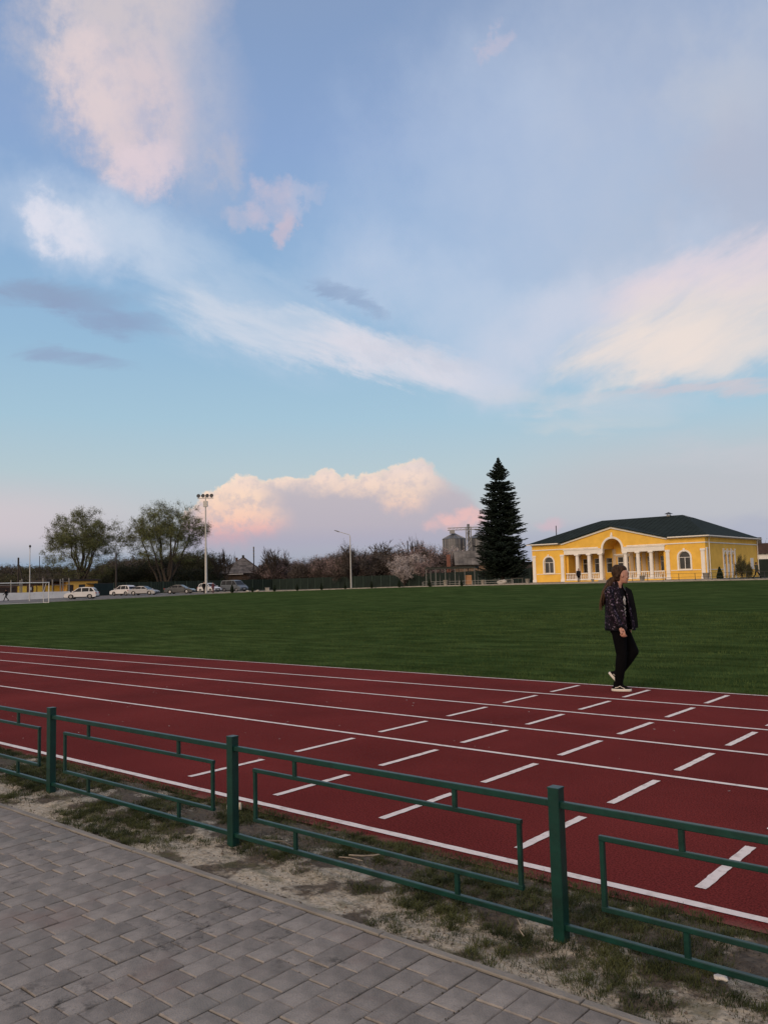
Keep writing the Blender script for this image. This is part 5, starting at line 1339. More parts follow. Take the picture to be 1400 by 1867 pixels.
# which side is away from the camera
nrm_ = Vector((-math.sin(ang), math.cos(ang))); away = 1 if nrm_.dot(Vector((sA.x, sA.y))) > 0 else -1
def Y_(a, b): return (min(a * away, b * away), max(a * away, b * away))
SH = 2.62
wl = MB()
xd0, xd1, xw0, xw1 = pxs(130.5), pxs(118.5), pxs(153), pxs(140)
for x0, x1, z0, z1 in ((0, xw1 and xw0 * 0 + pxs(153), 0, SH),):
    pass
yy = Y_(0, .25)
wl.box(0, xw0, *yy, 0, SH); wl.box(xw0, xw1, *yy, 0, 1.25); wl.box(xw0, xw1, *yy, 2.05, SH); wl.box(xw1, xd0, *yy, 0, SH); wl.box(xd0, xd1, *yy, 2.02, SH); wl.box(xd1, SW + .1, *yy, 0, SH)
yy2 = Y_(.25, 5.0); wl.box(0, .25, *yy2, 0, SH); wl.box(SW - .15, SW + .1, *yy2, 0, SH); wl.box(.25, SW - .15, *Y_(4.75, 5.0), 0, SH)
wl.build('wall', m_yshed, shed)
sw('roof', -.35, pxs(78), *Y_(-.35, 5.3), SH, SH + .32, m_sroof)
sw('door', xd0 + .02, xd1 - .02, *Y_(.12, .17), 0, 2.0, m_wood); sw('window', xw0 + .02, xw1 - .02, *Y_(.14, .18), 1.27, 2.03, m_glass)
for xx in (.9, 5.0): sw('roof_board', xx, xx + .1, *Y_(-.36, -.42), SH + .02, SH + .30, m_wood)
# lower wing with bright yellow bays
wing = tag(empty('low_wing', (sA.x, sA.y, sA.z - .05), ang), 'low brown building with bright yellow wall bays left of the yellow shed', 'building')
xa = SW + .12
sw('wall', xa, pxs(-60), *Y_(1.5, 1.75), 0, 2.35, m_brick, wing)
sw('roof', xa, pxs(-60), *Y_(1.1, 5.0), 2.35, 2.5, m_sroof, wing)
for c0, c1 in ((36, 53), (64, 70), (71, 83), (86, 101), (102, 117)):
    sw('bay', pxs(c1) + .05 if c1 < 117 else xa + .02, pxs(c0) - .05, *Y_(1.42, 1.499), .75, 2.0, m_ypan, wing)
sw('window', pxs(64), pxs(55), *Y_(1.40, 1.499), 1.25, 1.85, m_brick, wing)
for c0 in (56, 58.6, 61.2): sw('pane', pxs(c0 + 2), pxs(c0), *Y_(1.38, 1.399), 1.3, 1.8, m_frame if c0 == 58.6 else m_glass, wing)
sw('opening', pxs(34), pxs(-8), *Y_(1.40, 1.499), .7, 1.8, m_wood, wing)  # solid dark panel on the wall, its colour standing for the shade inside
# white parapet wall in front
pw = tag(empty('parapet_wall', (sA.x, sA.y, sA.z - .05), ang), 'long low whitewashed wall in front of the yellow bays', 'wall')
k = 0; x = SW + .05
while x < pxs(-60):
    x2 = min(x + 3.0, pxs(-60)); sw('wall_section', x + .01, x2 - .01, *Y_(-1.25, -1.0), -.4, .98 + .02 * math.sin(k * 2.1), m_lime, pw); x = x2; k += 1
sw('return_wall', SW + .06, SW + .26, *Y_(-.99, 0), -.4, .98, m_lime, pw)
# concrete posts of an unfinished pergola
pg = tag(empty('post_row', (sA.x, sA.y, sA.z - .05), ang), 'row of thin concrete posts with a loose rail standing before the yellow bays', 'posts')
m_post = mat('weathered_post', (.26, .24, .21), .9, .15, 3)
for c, h_ in ((14.5, 2.95), (30, 2.9), (33, 3.1), (70, 3.15), (87, 2.95), (101.5, 3.0), (106, 3.1), (117.5, 3.1)):
    sw('post', pxs(c) - .07, pxs(c) + .07, *Y_(-.75, -.6), -.2, h_, m_post, pg)
sw('rail', pxs(118), pxs(86), *Y_(-.72, -.65), 2.0, 2.07, m_post, pg); sw('rail', pxs(118), pxs(100), *Y_(-.72, -.65), 2.52, 2.58, m_post, pg)
sw('rail', pxs(34), pxs(-20), *Y_(-.72, -.65), 2.1, 2.2, m_post, pg)
# dark carport right of the shed
cp = tag(empty('carport', at(181, 146), R(-59)), 'small dark open lean-to between the yellow shed and the cars', 'carport')
mb = MB(); mb.box(0, 6.5, 0, 2.5, 2.0, 2.1); mb.build('roof', m_sroof, cp)
for x in (.1, 3.2, 6.4): mb = MB(); mb.box(x - .05, x + .05, .0, .1, 0, 2.0); mb.build('post', m_fpost, cp)
mb = MB(); mb.tube([(.9, -.05, 0), (1.9, -.05, 2.0)], .06, 5); mb.build('brace', m_fpost, cp)
mb = MB(); mb.box(0, 6.5, 2.45, 2.5, 0, 2.0); mb.build('back_panel', m_fgreen, cp)

# ================================================================== vehicles
m_tyre = mat('tyre', (.018, .018, .018), .85, .1, 10); m_rim = mat('alloy_rim', (.34, .34, .35), .35, .1, 6, metal=.6)
m_lampg = mat('headlight_glass', (.55, .56, .58), .15, .1, 8); m_tail = mat('tail_light', (.30, .012, .012), .25, .1, 8)
m_plast = mat('black_plastic', (.022, .022, .024), .7, .1, 8); m_plate = mat('number_plate', (.55, .55, .52), .5, .05, 8); m_win = mat('car_glass', (.012, .014, .016), .15, .3, 2, spec=.25)
def cpaint(n, c, **k): return mat(n, c, .32, .04, 1, coat=.4, **k)
P_W = cpaint('white_car_paint', (.66, .65, .65)); P_S = cpaint('silver_car_paint', (.36, .36, .37)); P_G = cpaint('dark_grey_car_paint', (.050, .056, .062)); P_V = cpaint('van_grey_paint', (.11, .125, .14))
TYPES = {
 # lower outline (x,z) from rear bumper over shoulder to nose; greenhouse outline; dims
 'suv': dict(L=4.5, W=1.84, H=1.68, wr=.345, wx=(.88, 3.52), low=[(.0, .32), (-.02, .60), (.06, .98), (.9, 1.04), (2.6, 1.03), (3.35, .99), (4.05, .90), (4.42, .72), (4.5, .5), (4.46, .26)],
             cab=[(.12, .98), (.42, 1.45), (.75, 1.62), (1.7, 1.68), (2.5, 1.60), (3.38, .985)], pil=[(1.0, .9), (2.05, 2.0)], slope=.20),
 'hatch': dict(L=4.2, W=1.78, H=1.58, wr=.32, wx=(.78, 3.35), low=[(.0, .3), (-.02, .6), (.05, .92), (.8, .96), (2.4, .97), (3.1, .94), (3.8, .84), (4.12, .68), (4.2, .48), (4.15, .24)],
             cab=[(.10, .93), (.30, 1.35), (.62, 1.52), (1.6, 1.58), (2.35, 1.5), (3.15, .935)], pil=[(.9, .8), (1.95, 1.9)], slope=.20),
 'sedan': dict(L=4.75, W=1.82, H=1.45, wr=.33, wx=(.98, 3.75), low=[(.0, .34), (-.02, .62), (.05, .90), (.5, .95), (1.2, .94), (2.8, .92), (3.5, .89), (4.35, .76), (4.7, .58), (4.75, .42), (4.7, .22)],
             cab=[(.55, .94), (1.35, 1.34), (1.95, 1.45), (2.6, 1.43), (3.55, .885)], pil=[(1.25, 1.2), (2.3, 2.25)], slope=.22),
 'van': dict(L=4.95, W=1.9, H=1.97, wr=.34, wx=(1.0, 4.0), low=[(.0, .32), (-.01, .7), (.02, 1.12), (1.2, 1.14), (3.4, 1.12), (4.1, 1.08), (4.7, .90), (4.92, .68), (4.95, .48), (4.92, .24)],
             cab=[(.02, 1.12), (.10, 1.80), (.30, 1.94), (2.2, 1.97), (3.25, 1.90), (4.25, 1.06)], pil=[(1.35, 1.3), (2.75, 2.7)], slope=.16)}
def vehicle(kind, name, paint, px, depth, head, label, group='cars parked beyond the far corner of the pitch', cat='car', dark_front=False, sc=1.0):
    """head: compass heading of the nose, degrees counter-clockwise from +X"""
    T = TYPES[kind]; W2 = T['W'] / 2; L_ = T['L']
    root = tag(empty(name, at(px, depth), R(head)), label, cat, group); root.scale = (sc,) * 3
    def cen(mb): mb.T = Matrix.Translation((-L_ / 2, 0, 0)); return mb
    # lower body: sections across the width, sills tucked in, wheel arches cut as notches in the outline
    def outline():
        o_ = list(T['low'])
        bot = []
        for wx in reversed(T['wx']):
            for t in np.linspace(0, math.pi, 9): bot.append((wx + (T['wr'] + .07) * math.cos(t), .30 + (T['wr'] + .05) * math.sin(t) * .98 if 0 < t < math.pi else .22))
        return o_ + bot
    O = outline(); n = len(O)
    mb = cen(MB()); secs = [(-W2, .055), (-W2 + .06, .012), (-W2 * .55, 0), (W2 * .55, 0), (W2 - .06, .012), (W2, .055)]
    vs = []
    cx_, cz_ = L_ / 2, .62
    for y, ins in secs:
        for x, z in O:
            s_ = 1 - ins / 1.2; vs.append((cx_ + (x - cx_) * (1 - ins * .35) + 0, y, z - (ins if z > .8 else 0) ))
    fs = []
    for a in range(len(secs) - 1):
        for k in range(n): fs.append((a * n + k, a * n + (k + 1) % n, (a + 1) * n + (k + 1) % n, (a + 1) * n + k))
    fs += [tuple(range(n)), tuple(reversed(range((len(secs) - 1) * n, len(secs) * n)))]
    mb.add(vs, fs); body = mb.build('body', paint, root, True)
    # greenhouse
    C_ = T['cab']; m_ = len(C_); zb = C_[0][1]; H = T['H']
    def wy(z): return W2 - .05 - T['slope'] * max(0, (z - zb)) / (H - zb)
    mb = cen(MB()); vs = []
    for s_ in (-1, 1):
        for x, z in C_: vs.append((x, s_ * wy(z), z - .02 if z == zb else z))
    fs = [tuple(reversed(range(m_))), tuple(range(m_, 2 * m_))] + [(k, k + 1, k + 1 + m_, k + m_) for k in range(m_ - 1)]
    mb.add(vs, fs); mb.build('cabin', paint, root, True)
    # side glass, inset outline split by pillars
    zt = H - .13
    def xin(z, front):
        pts = C_; best = None
        for (xa, za), (xb, zb_) in zip(pts[:-1], pts[1:]):
            if min(za, zb_) <= z <= max(za, zb_) and abs(zb_ - za) > 1e-6:
                x = xa + (xb - xa) * (z - za) / (zb_ - za); best = x if (best is None or front) else best
        return best
    z0_ = zb + .05
    cuts = [None] + [p_ for p_ in T['pil']] + [None]
    for i_ in range(len(cuts) - 1):
        for s_ in (-1, 1):
            def ed(c, z, fr):
                if c is None: return (xin(z, fr) or 0) + (-.12 if fr else .12)
                return (c[0] + (.05 if not fr else -.05))
            q = [(ed(cuts[i_], z0_, False), z0_), (ed(cuts[i_ + 1], z0_, True), z0_), (ed(cuts[i_ + 1], zt, True), zt), (ed(cuts[i_], zt, False), zt)]
            if q[2][0] - q[3][0] < .08: q = q[:2] + [((q[2][0] + q[3][0]) / 2, zt)]
            if q[1][0] - q[0][0] < .1: continue
            mb = cen(MB()); a_ = [(x, s_ * (wy(z) + .008), z) for x, z in q]; b_ = [(x, s_ * (wy(z) - .004), z) for x, z in q]; k_ = len(q)
            F_ = [tuple(range(k_)), tuple(reversed(range(k_, 2 * k_)))] + [((j + 1) % k_, j, j + k_, (j + 1) % k_ + k_) for j in range(k_)]
            mb.add(a_ + b_, F_); mb.build('side_window', m_win, root)
    # windscreen and rear window lying on the sloping ends
    for nm, (pa, pb) in (('windscreen', (C_[-1], C_[-2])), ('rear_window', (C_[0], C_[1]))):
        q = []
        dx_, dz_ = (pb[0] - pa[0]), (pb[1] - pa[1]); ln = math.hypot(dx_, dz_); nx_, nz_ = (dz_ / ln, -dx_ / ln) if nm == 'windscreen' else (-dz_ / ln, dx_ / ln)
        if nz_ < 0: nx_, nz_ = -nx_, -nz_
        for t_, s_ in ((.10, -1), (.10, 1), (.92, 1), (.92, -1)):
            x, z = pa[0] + dx_ * t_, pa[1] + dz_ * t_; q.append((x + nx_ * .01, s_ * (wy(z) - .07), z + nz_ * .01))
        mb = cen(MB()); b_ = [(x - nx_ * .02, y, z - nz_ * .02) for x, y, z in q]; mb.add(q + b_, [(0, 1, 2, 3), (7, 6, 5, 4)] + [(j, j + 4, (j + 1) % 4 + 4, (j + 1) % 4) for j in range(4)]); mb.build(nm, m_win, root)
    for wx in T['wx']:
        for s_ in (-1, 1):
            mb = MB(); mb.T = Matrix.Translation((wx - L_ / 2, s_ * (W2 - .13), T['wr'])) @ Matrix.Rotation(math.pi / 2, 4, 'X'); r_ = T['wr']
            mb.lathe([(r_ * .6, -.11), (r_ * .93, -.11), (r_, -.07), (r_, .07), (r_ * .93, .11), (r_ * .6, .11)], 16, cap=False); w_ = mb.build('wheel', m_tyre, root, True)
            mb = MB(); mb.T = Matrix.Translation((wx - L_ / 2, s_ * (W2 - .13), T['wr'])) @ Matrix.Rotation(math.pi / 2, 4, 'X'); mb.lathe([(.001, -.085), (r_ * .2, -.10), (r_ * .58, -.08), (r_ * .62, -.11), (r_ * .62, .11), (r_ * .58, .08), (r_ * .2, .10), (.001, .085)], 12, cap=False); mb.build('rim', m_rim, w_, True)
    def bx(nm, x0, x1, y0, y1, z0, z1, mt):
        mb = cen(MB()); mb.box(x0, x1, min(y0, y1), max(y0, y1), z0, z1); return mb.build(nm, mt, root)
    fx = max(x for x, z in T['low']); zh = T['low'][-3][1]
    for s_ in (-1, 1):
        bx('headlight', fx - .42, fx - .07, s_ * (W2 - .38), s_ * (W2 - .03), zh - .10, zh + .05, m_lampg)
        bx('tail_light', -.03, .16, s_ * (W2 - .28), s_ * (W2 - .015), .72, .92, m_tail)
        bx('mirror', C_[-1][0] - .25, C_[-1][0] - .08, s_ * (W2 - .02), s_ * (W2 + .16), C_[-1][1] + .02, C_[-1][1] + .16, paint)
    bx('grille', fx - .08, fx + .012, -W2 * .55, W2 * .55, .38, zh - .02, m_plast); bx('bumper', fx - .2, fx + .02, -W2 * .9, W2 * .9, .20, .36, m_plast if not dark_front else m_plast); bx('rear_bumper', -.05, .2, -W2 * .9, W2 * .9, .24, .42, m_plast)
    bx('number_plate', fx + .013, fx + .03, -.26, .26, .40, .50, m_plate)
    for s_ in (-1, 1): bx('sill', T['wx'][0] + .45, T['wx'][1] - .45, s_ * (W2 - .03), s_ * (W2 + .006), .20, .32, m_plast)
    bx('underbody', .3, L_ - .3, -W2 + .2, W2 - .2, .17, .30, m_plast)
    return root
IR = 40.6   # heading that points to the right in the picture
vehicle('suv', 'parked_car', P_W, 148, 119, IR + 180 + 4, 'white SUV facing left in front of the yellow shed', sc=1.0)
vehicle('suv', 'parked_car', P_W, 224, 136, IR + 180 - 28, 'white estate-style car partly hidden behind the silver sedan')
vehicle('sedan', 'parked_car', P_S, 261, 133, IR - 12, 'silver sedan facing right between the white car and the dark sedan')
vehicle('sedan', 'parked_car', P_G, 327, 133, IR - 8, 'dark grey sedan facing right, second to the left of the floodlight mast')
vehicle('hatch', 'parked_car', P_W, 380, 139, IR - 38, 'white compact SUV parked behind the floodlight mast')
vehicle('van', 'parked_van', P_V, 425, 141, IR - 38, 'grey minibus at the right end of the parked row', cat='van')
vehicle('van', 'parked_van', P_W, 19, 139, IR + 175, 'white-roofed van behind the whitewashed wall at the far left', group=None or 'vans by the left buildings', cat='van')

# ================================================================== slate-roofed house
m_slate = mat('slate', (.115, .105, .10), .85, .35, .9, rnd=.22, rgb2=(.15, .135, .125))
m_hbrick = mat('house_brick', (.17, .115, .080), .9, .3, 1.6, bump=.2, bscale=10)
m_rust = mat('rust_roof', (.14, .060, .042), .85, .3, 1)
hp = at(442, 205); house = tag(empty('house', hp, R(44)), 'small brick house with a patched slate hipped roof behind the grey minibus', 'house')
hw, hd = 4.9, 4.5
mb = MB(); mb.box(-hw, hw, -hd, hd, 0, 4.05); mb.build('wall', m_hbrick, house)
def slope(name, A, B, C, D, mt, par, rows, cols, th=.03):
    """roof slope A-B eaves, D-C ridge, covered by overlapping slates as separate pieces"""
    A, B, C, D = map(Vector, (A, B, C, D)); nrm2 = (B - A).cross(D - A).normalized()
    if nrm2.z < 0: nrm2 = -nrm2
    mb = MB(); vs = [A, B, C, D, A - nrm2 * .08, B - nrm2 * .08, C - nrm2 * .08, D - nrm2 * .08]; mb.add(vs, [(0, 1, 2, 3), (7, 6, 5, 4), (0, 4, 5, 1), (1, 5, 6, 2), (2, 6, 7, 3), (3, 7, 4, 0)]); base = mb.build(name, m_sroof, par)
    for r_ in range(rows):
        t0, t1 = r_ / rows, (r_ + 1.12) / rows; t1 = min(t1, 1)
        for c in range(cols):
            s0, s1 = (c + .02) / cols, (c + .98) / cols
            def pt(s_, t): a = A.lerp(B, s_); b = D.lerp(C, s_); return a.lerp(b, t)
            lift0 = nrm2 * (.05 + random.uniform(0, .02)); lift1 = nrm2 * .02
            if (pt(s1, t0) - pt(s0, t0)).length < .12: continue
            q = [pt(s0, t0) + lift0, pt(s1, t0) + lift0, pt(s1, t1) + lift1, pt(s0, t1) + lift1]; mb = MB(); dn = nrm2 * .018
            mb.add(q + [v_ - dn for v_ in q], [(0, 1, 2, 3), (0, 4, 5, 1), (1, 5, 6, 2), (3, 7, 4, 0)]); mb.build('slate', mt, base)
    return base
e_ = 4.0; rt = ytop(442, 1017, 205) - .1
slope('front_slope', (-5.6, -5.1, e_), (5.4, -5.1, e_), (.25, -.3, rt), (-.25, -.3, rt), m_slate, house, 8, 9)
slope('side_slope', (5.4, -5.1, e_), (5.4, 5.1, e_), (.25, .3, rt), (.25, -.3, rt), m_slate, house, 5, 4); slope('side_slope', (-5.6, 5.1, e_), (-5.6, -5.1, e_), (-.25, -.3, rt), (-.25, .3, rt), m_slate, house, 5, 4)
mb = MB(); mb.tube([(.25, -.32, rt + .1), (5.5, -5.15, e_ + .12)], .10, 4); mb.tube([(-.25, -.32, rt + .1), (-5.7, -5.15, e_ + .12)], .06, 4); mb.build('hip_ridge', m_wood, house)
mb = MB(); mb.box(-.28, .28, -.5, -.1, rt - .1, rt + .7); mb.build('dormer_tip', m_dkm, house)
mb = MB(); mb.box(-1.9, -1.4, 0, .5, rt - 1.3, rt + .15); mb.build('chimney', m_brick, house)
mb = MB(); mb.box(-5.6, 5.4, -5.16, -5.1, e_ - .25, e_ - .02); mb.build('fascia', m_sroof, house)
mb = MB(); mb.box(-3.2, .5, -5.2, -5.161, e_ - .3, e_ - .1); mb.build('patched_board', m_wht, house)
mb = MB(); mb.box(5.6, 9.5, -3, 3, 0, 3.6); mb.build('annex_wall', m_hbrick, house)
slope('annex_slope', (5.5, -3.4, 3.6), (9.7, -3.4, 3.6), (9.7, 0, 5.3), (5.5, 0, 5.3), m_rust, house, 3, 4)
mb = MB()
for z_, x_ in ((rt - .2, 0), ):
    mb.tube([(-3.6, 1.5, rt - 2), (-3.6, 1.5, rt + .9)], .03, 4); mb.tube([(-4.1, 1.5, rt + .7), (-2.6, 1.5, rt + .7)], .02, 4); mb.tube([(-3.95, 1.5, rt + .45), (-2.8, 1.5, rt + .45)], .02, 4)
mb.build('aerial', m_dkm, house)
# house with long roof behind the spruce
m_plank = mat('weathered_tin', (.105, .098, .092), .85, .35, .5, rnd=.2, rgb2=(.135, .125, .115))
h2p = at(858, 160); house2 = tag(empty('house', h2p, R(40.6)), 'old house with a long grey board roof and red chimney left of the spruce', 'house')
x0, x1 = -3.6, 7.5; ez = ytop(850, 1030, 160); rz_ = ytop(850, 1005, 160)
mb = MB(); mb.box(x0 + .3, x1, -2.6, 2.6, 0, ez); mb.build('wall', m_hbrick, house2)
mb = MB(); mb.prism([(-3.0, ez), (3.0, ez), (0, rz_ - .05)], x0 + .1, x0 + .3); mb.v = [(y, x, z) for x, y, z in mb.v]; mb.build('gable', m_wood, house2)
slope('roof_slope', (x0, -3.1, ez - .1), (x1, -3.1, ez - .1), (x1, 0, rz_), (x0, 0, rz_), m_plank, house2, 2, 14); slope('roof_slope', (x1, 3.1, ez - .1), (x0, 3.1, ez - .1), (x0, 0, rz_), (x1, 0, rz_), m_plank, house2, 1, 6)
mb = MB(); mb.box(-5.0, -4.3, -1.2, -.5, 0, ytop(818, 1012, 160)); mb.build('chimney', mat('red_brick', (.20, .085, .06), .9, .2, 2), house2)

# ================================================================== grain silos
m_silo = mat('silo_steel', (.15, .155, .17), .5, .12, .3, metal=.3, bump=.3, bscale=2, stretch=(.15, .15, 3)); m_silo2 = mat('silo_cone', (.13, .14, .155), .5, .1, .2, metal=.3)
def silo(px, depth, wpx, y_e, y_t, label):
    r_ = wpx / 2 * depth / FPX; p = at(px, depth); t = tag(empty('grain_silo', p), label, 'silo', 'grain silos beyond the houses'); he, ht = ytop(px, y_e, depth), ytop(px, y_t, depth)
    mb = MB(); prof = [(r_, 0)]
    for k in range(24): z = he * k / 24; prof += [(r_ + .05, z + he / 60), (r_, z + he / 24)]
    mb.lathe(prof, 28); mb.build('wall', m_silo, t, True)
    mb = MB(); mb.lathe([(r_ + .2, he - .1), (r_ + .2, he + .05), (.6, ht - .3), (.6, ht)], 28); mb.build('cone_roof', m_silo2, t)
    for k in range(14):
        a = 2 * math.pi * k / 14; mb = MB(); c, s_ = math.cos(a), math.sin(a); mb.tube([(c * (r_ + .2), s_ * (r_ + .2), he + .1), (c * .6, s_ * .6, ht - .25)], .10, 3); mb.build('roof_rib', m_gmet, t)
        mb = MB(); mb.tube([(c * (r_ + .12), s_ * (r_ + .12), 0), (c * (r_ + .12), s_ * (r_ + .12), he)], .10, 3); mb.build('wall_stiffener', m_gmet, t)
    return ht
silo(826, 350, 41, 983, 972, 'left grain silo, grey ribbed steel with a conical roof')
silo(874, 345, 42, 982, 970, 'right grain silo, half hidden behind the spruce')
tp = at(853, 340); ty = empty('elevator_tower', tp, R(40)); tag(ty, 'slim lattice elevator tower between the two grain silos', 'tower'); TH_ = ytop(853, 961, 340)
for sx_ in (-1, 1):
    for sy_ in (-1, 1): mb = MB(); mb.tube([(sx_ * 1.0, sy_ * 1.0, 0), (sx_ * 1.0, sy_ * 1.0, TH_)], .16, 4); mb.build('leg', m_gmet, ty)
for k in range(9):
    z = TH_ * k / 9; z2 = TH_ * (k + 1) / 9; mb = MB()
    mb.tube([(-1, -1, z), (1, -1, z2)], .08, 3); mb.tube([(1, -1, z), (-1, -1, z2)], .08, 3); mb.tube([(-1, -1, z2), (1, -1, z2)], .08, 3); mb.build('bracing', m_gmet, ty)
mb = MB(); mb.box(-.5, .5, -.4, .4, 0, TH_ + 1.2); mb.build('elevator_shaft', m_silo, ty)
cv = tag(empty('conveyor_bridge', at(824, 348), R(40.6)), 'horizontal lattice conveyor bridge over the silo tops', 'conveyor'); zc = ytop(824, 967, 348); zc2 = ytop(824, 963, 348); LL = 18
for z in (zc, zc2):
    for y in (-.7, .7): mb = MB(); mb.tube([(-2, y, z), (LL, y, z + .25)], .16, 4); mb.build('chord', m_gmet, cv)
for k in range(13):
    x = -2 + (LL + 2) * k / 13; x2 = -2 + (LL + 2) * (k + 1) / 13; mb = MB(); mb.tube([(x, -.7, zc), (x2, -.7, zc2)], .08, 3); mb.build('diagonal', m_gmet, cv)
mb = MB(); mb.box(-1.2, .8, -.9, .9, zc - 1.4, zc); mb.build('drop_hopper', m_gmet, cv)

# ================================================================== open steel shelters
m_steel = mat('shelter_steel', (.15, .155, .15), .6, .15, 3); m_beam = mat('shelter_beam', (.035, .042, .040), .7, .15, 3)
def shelter(pxa, pxb, depth, H, n, dp, label, board=None):
    a = at(pxa, depth); b = at(pxb, depth * .985); L_ = (b - a).xy.length; t = tag(empty('steel_shelter', (a.x, a.y, min(a.z, b.z)), math.atan2(b.y - a.y, b.x - a.x)), label, 'shelter')
    for k in range(n):
        for y in (0, dp): mb = MB(); mb.box(L_ * k / (n - 1) - .05, L_ * k / (n - 1) + .05, y - .05, y + .05, -.1, H - .28); mb.build('post', m_steel, t)
        mb = MB(); mb.box(L_ * k / (n - 1) - .04, L_ * k / (n - 1) + .04, .1, dp - .1, H - .28, H - .16); mb.build('rafter', m_beam, t)
    mb = MB(); mb.box(-.15, L_ + .15, -.08, .08, H - .28, H - .02); mb.build('front_beam', m_beam, t)
    mb = MB(); mb.box(-.15, L_ + .15, dp - .08, dp + .08, H - .28, H - .02); mb.build('rear_beam', m_beam, t)
    mb = MB(); mb.box(-.25, L_ + .25, -.25, dp + .25, H - .018, H + .03); mb.build('roof_sheet', m_beam, t)
    if board:
        mb = MB(); mb.box(L_ * board[0], L_ * board[1], .3, .36, .12, 1.45); mb.build('notice_board', mat('plywood', (.42, .22, .11), .8, .12, 2), t)
    return t
shelter(773.5, 861.5, 121, 2.72, 6, 3.2, 'open steel shelter frame with an orange-brown board left of the spruce', (.80, .93))
shelter(898, 972, 116, 2.95, 4, 3.0, 'second open shelter between the spruce and the clubhouse')
# bench table inside the second shelter and a heap of white sacks
tb = tag(empty('picnic_table', at(938, 108), R(30)), 'thin-legged table standing right of the spruce trunk', 'table')
mb = MB(); mb.box(-.8, .8, -.4, .4, .72, .77); mb.build('tabletop', m_plank, tb)
for sx_ in (-1, 1):
    for sy_ in (-1, 1): mb = MB(); mb.box(sx_ * .7 - .03, sx_ * .7 + .03, sy_ * .33 - .03, sy_ * .33 + .03, 0, .72); mb.build('leg', m_steel, tb)
o = crumple('white_heap', tuple(at(911, 106) + Vector((0, 0, .3))), .6, mat('sacking', (.42, .40, .37), .9, .15, 3), 9); tag(o, 'heap of pale sacks at the foot of the spruce', 'sacks')
for i_, (px, d_, s_) in enumerate(((450, 125, .30), (467, 124, .26))):
    o = crumple('pale_boulder', tuple(at(px, d_) + Vector((0, 0, .12))), s_, mat('boulder', (.42, .38, .33), .9, .2, 4), 20 + i_); tag(o, ('pale boulder right of the grey minibus', 'smaller pale boulder between two young thujas right of the minibus')[i_], 'boulder')
sb = tag(empty('junction_box', at(485, 126), R(40)), 'small grey box on the walk between two young thujas', 'box')
mb = MB(); mb.box(-.3, .3, -.2, .2, 0, .55); mb.build('cabinet', m_conc, sb); mb = MB(); mb.box(-.34, .34, -.24, .24, .55, .61); mb.build('lid', m_steel, sb)

# ================================================================== right edge, behind the clubhouse
sd_p = at(1402, 120); ob = tag(empty('outbuilding', sd_p, R(15)), 'low white outbuilding with dark roof behind the right end of the clubhouse', 'building')
mb = MB(); mb.box(-4.5, 6, 0, 5, 0, 3.4); mb.build('wall', m_lime, ob)
mb = MB(); mb.box(-4.8, 6.3, -.4, 5.4, 3.4, 4.9); mb.build('roof', mat('brown_tin', (.055, .032, .028), .8, .3, 1), ob)
mb = MB(); mb.box(-4.4, 6, -.06, -.001, 0, 2.6); mb.build('gate_panel', m_fgreen, ob)
mb = MB(); mb.box(-2.6, -1.2, .4, 1.4, 4.9, 5.8); mb.build('chimney', m_dkm, ob)

# ================================================================== people
def ell_loft(mb, rings, n=14):
    """rings: (cx,cy,cz, rx, ry, [tilt about y])"""
    vs = []; fs = []
    for r_ in rings:
        cx, cy, cz, rx, ry = r_[:5]; ti = r_[5] if len(r_) > 5 else 0
        for k in range(n):
            t = 2 * math.pi * k / n; x, y = rx * math.cos(t), ry * math.sin(t); vs.append((cx + x * math.cos(ti), cy + y, cz - x * math.sin(ti)))
    for i in range(len(rings) - 1):
        for k in range(n): fs.append((i * n + k, i * n + (k + 1) % n, (i + 1) * n + (k + 1) % n, (i + 1) * n + k))
    fs += [tuple(reversed(range(n))), tuple((len(rings) - 1) * n + k for k in range(n))]; mb.add(vs, fs)
def ball(mb, c, r_, n=10):
    rx, ry, rz = r_ if hasattr(r_, '__len__') else (r_,) * 3; rings = []
    for k in range(1, n): t = math.pi * k / n; rings.append((c[0], c[1], c[2] - rz * math.cos(t), rx * math.sin(t), ry * math.sin(t)))
    ell_loft(mb, rings, 12)
def limb(mb, pts, rad, n=12):
    P_ = [Vector(p) for p in pts]; mb.tube(P_, rad, n); ball(mb, P_[0], rad[0] if not hasattr(rad[0], '__len__') else max(rad[0]), 8); ball(mb, P_[-1], rad[-1] if not hasattr(rad[-1], '__len__') else max(rad[-1]), 8)
def fuse(mb, name, mt, parent, voxel, smooth_it=4, post=None):
    o = mb.build(name, mt, parent); m_ = o.modifiers.new('r', 'REMESH'); m_.mode = 'VOXEL'; m_.voxel_size = voxel; m_.use_smooth_shade = True
    s_ = o.modifiers.new('s', 'SMOOTH'); s_.iterations = smooth_it; s_.factor = .5
    dg = bpy.context.evaluated_depsgraph_get(); dg.update(); me = bpy.data.meshes.new_from_object(o.evaluated_get(dg)); o.modifiers.clear(); o.data = me; me.name = name
    me.materials.clear(); me.materials.append(mt)
    me.polygons.foreach_set('use_smooth', np.ones(len(me.polygons), bool))
    if post: post(me)
    return o
m_skin = mat('skin', (.50, .27, .20), .55, .08, 14, spec=.35); m_hair = mat('brown_hair', (.026, .016, .011), .6, .4, 60, stretch=(1, 1, .06), rgb2=(.052, .032, .021), spec=.08)
m_jeans = mat('black_trousers', (.0035, .0035, .0045), .95, .15, 12, bump=.2, bscale=40, spec=.08); m_shirt = mat('black_shirt', (.010, .010, .013), .9, .2, 10, spec=.08)
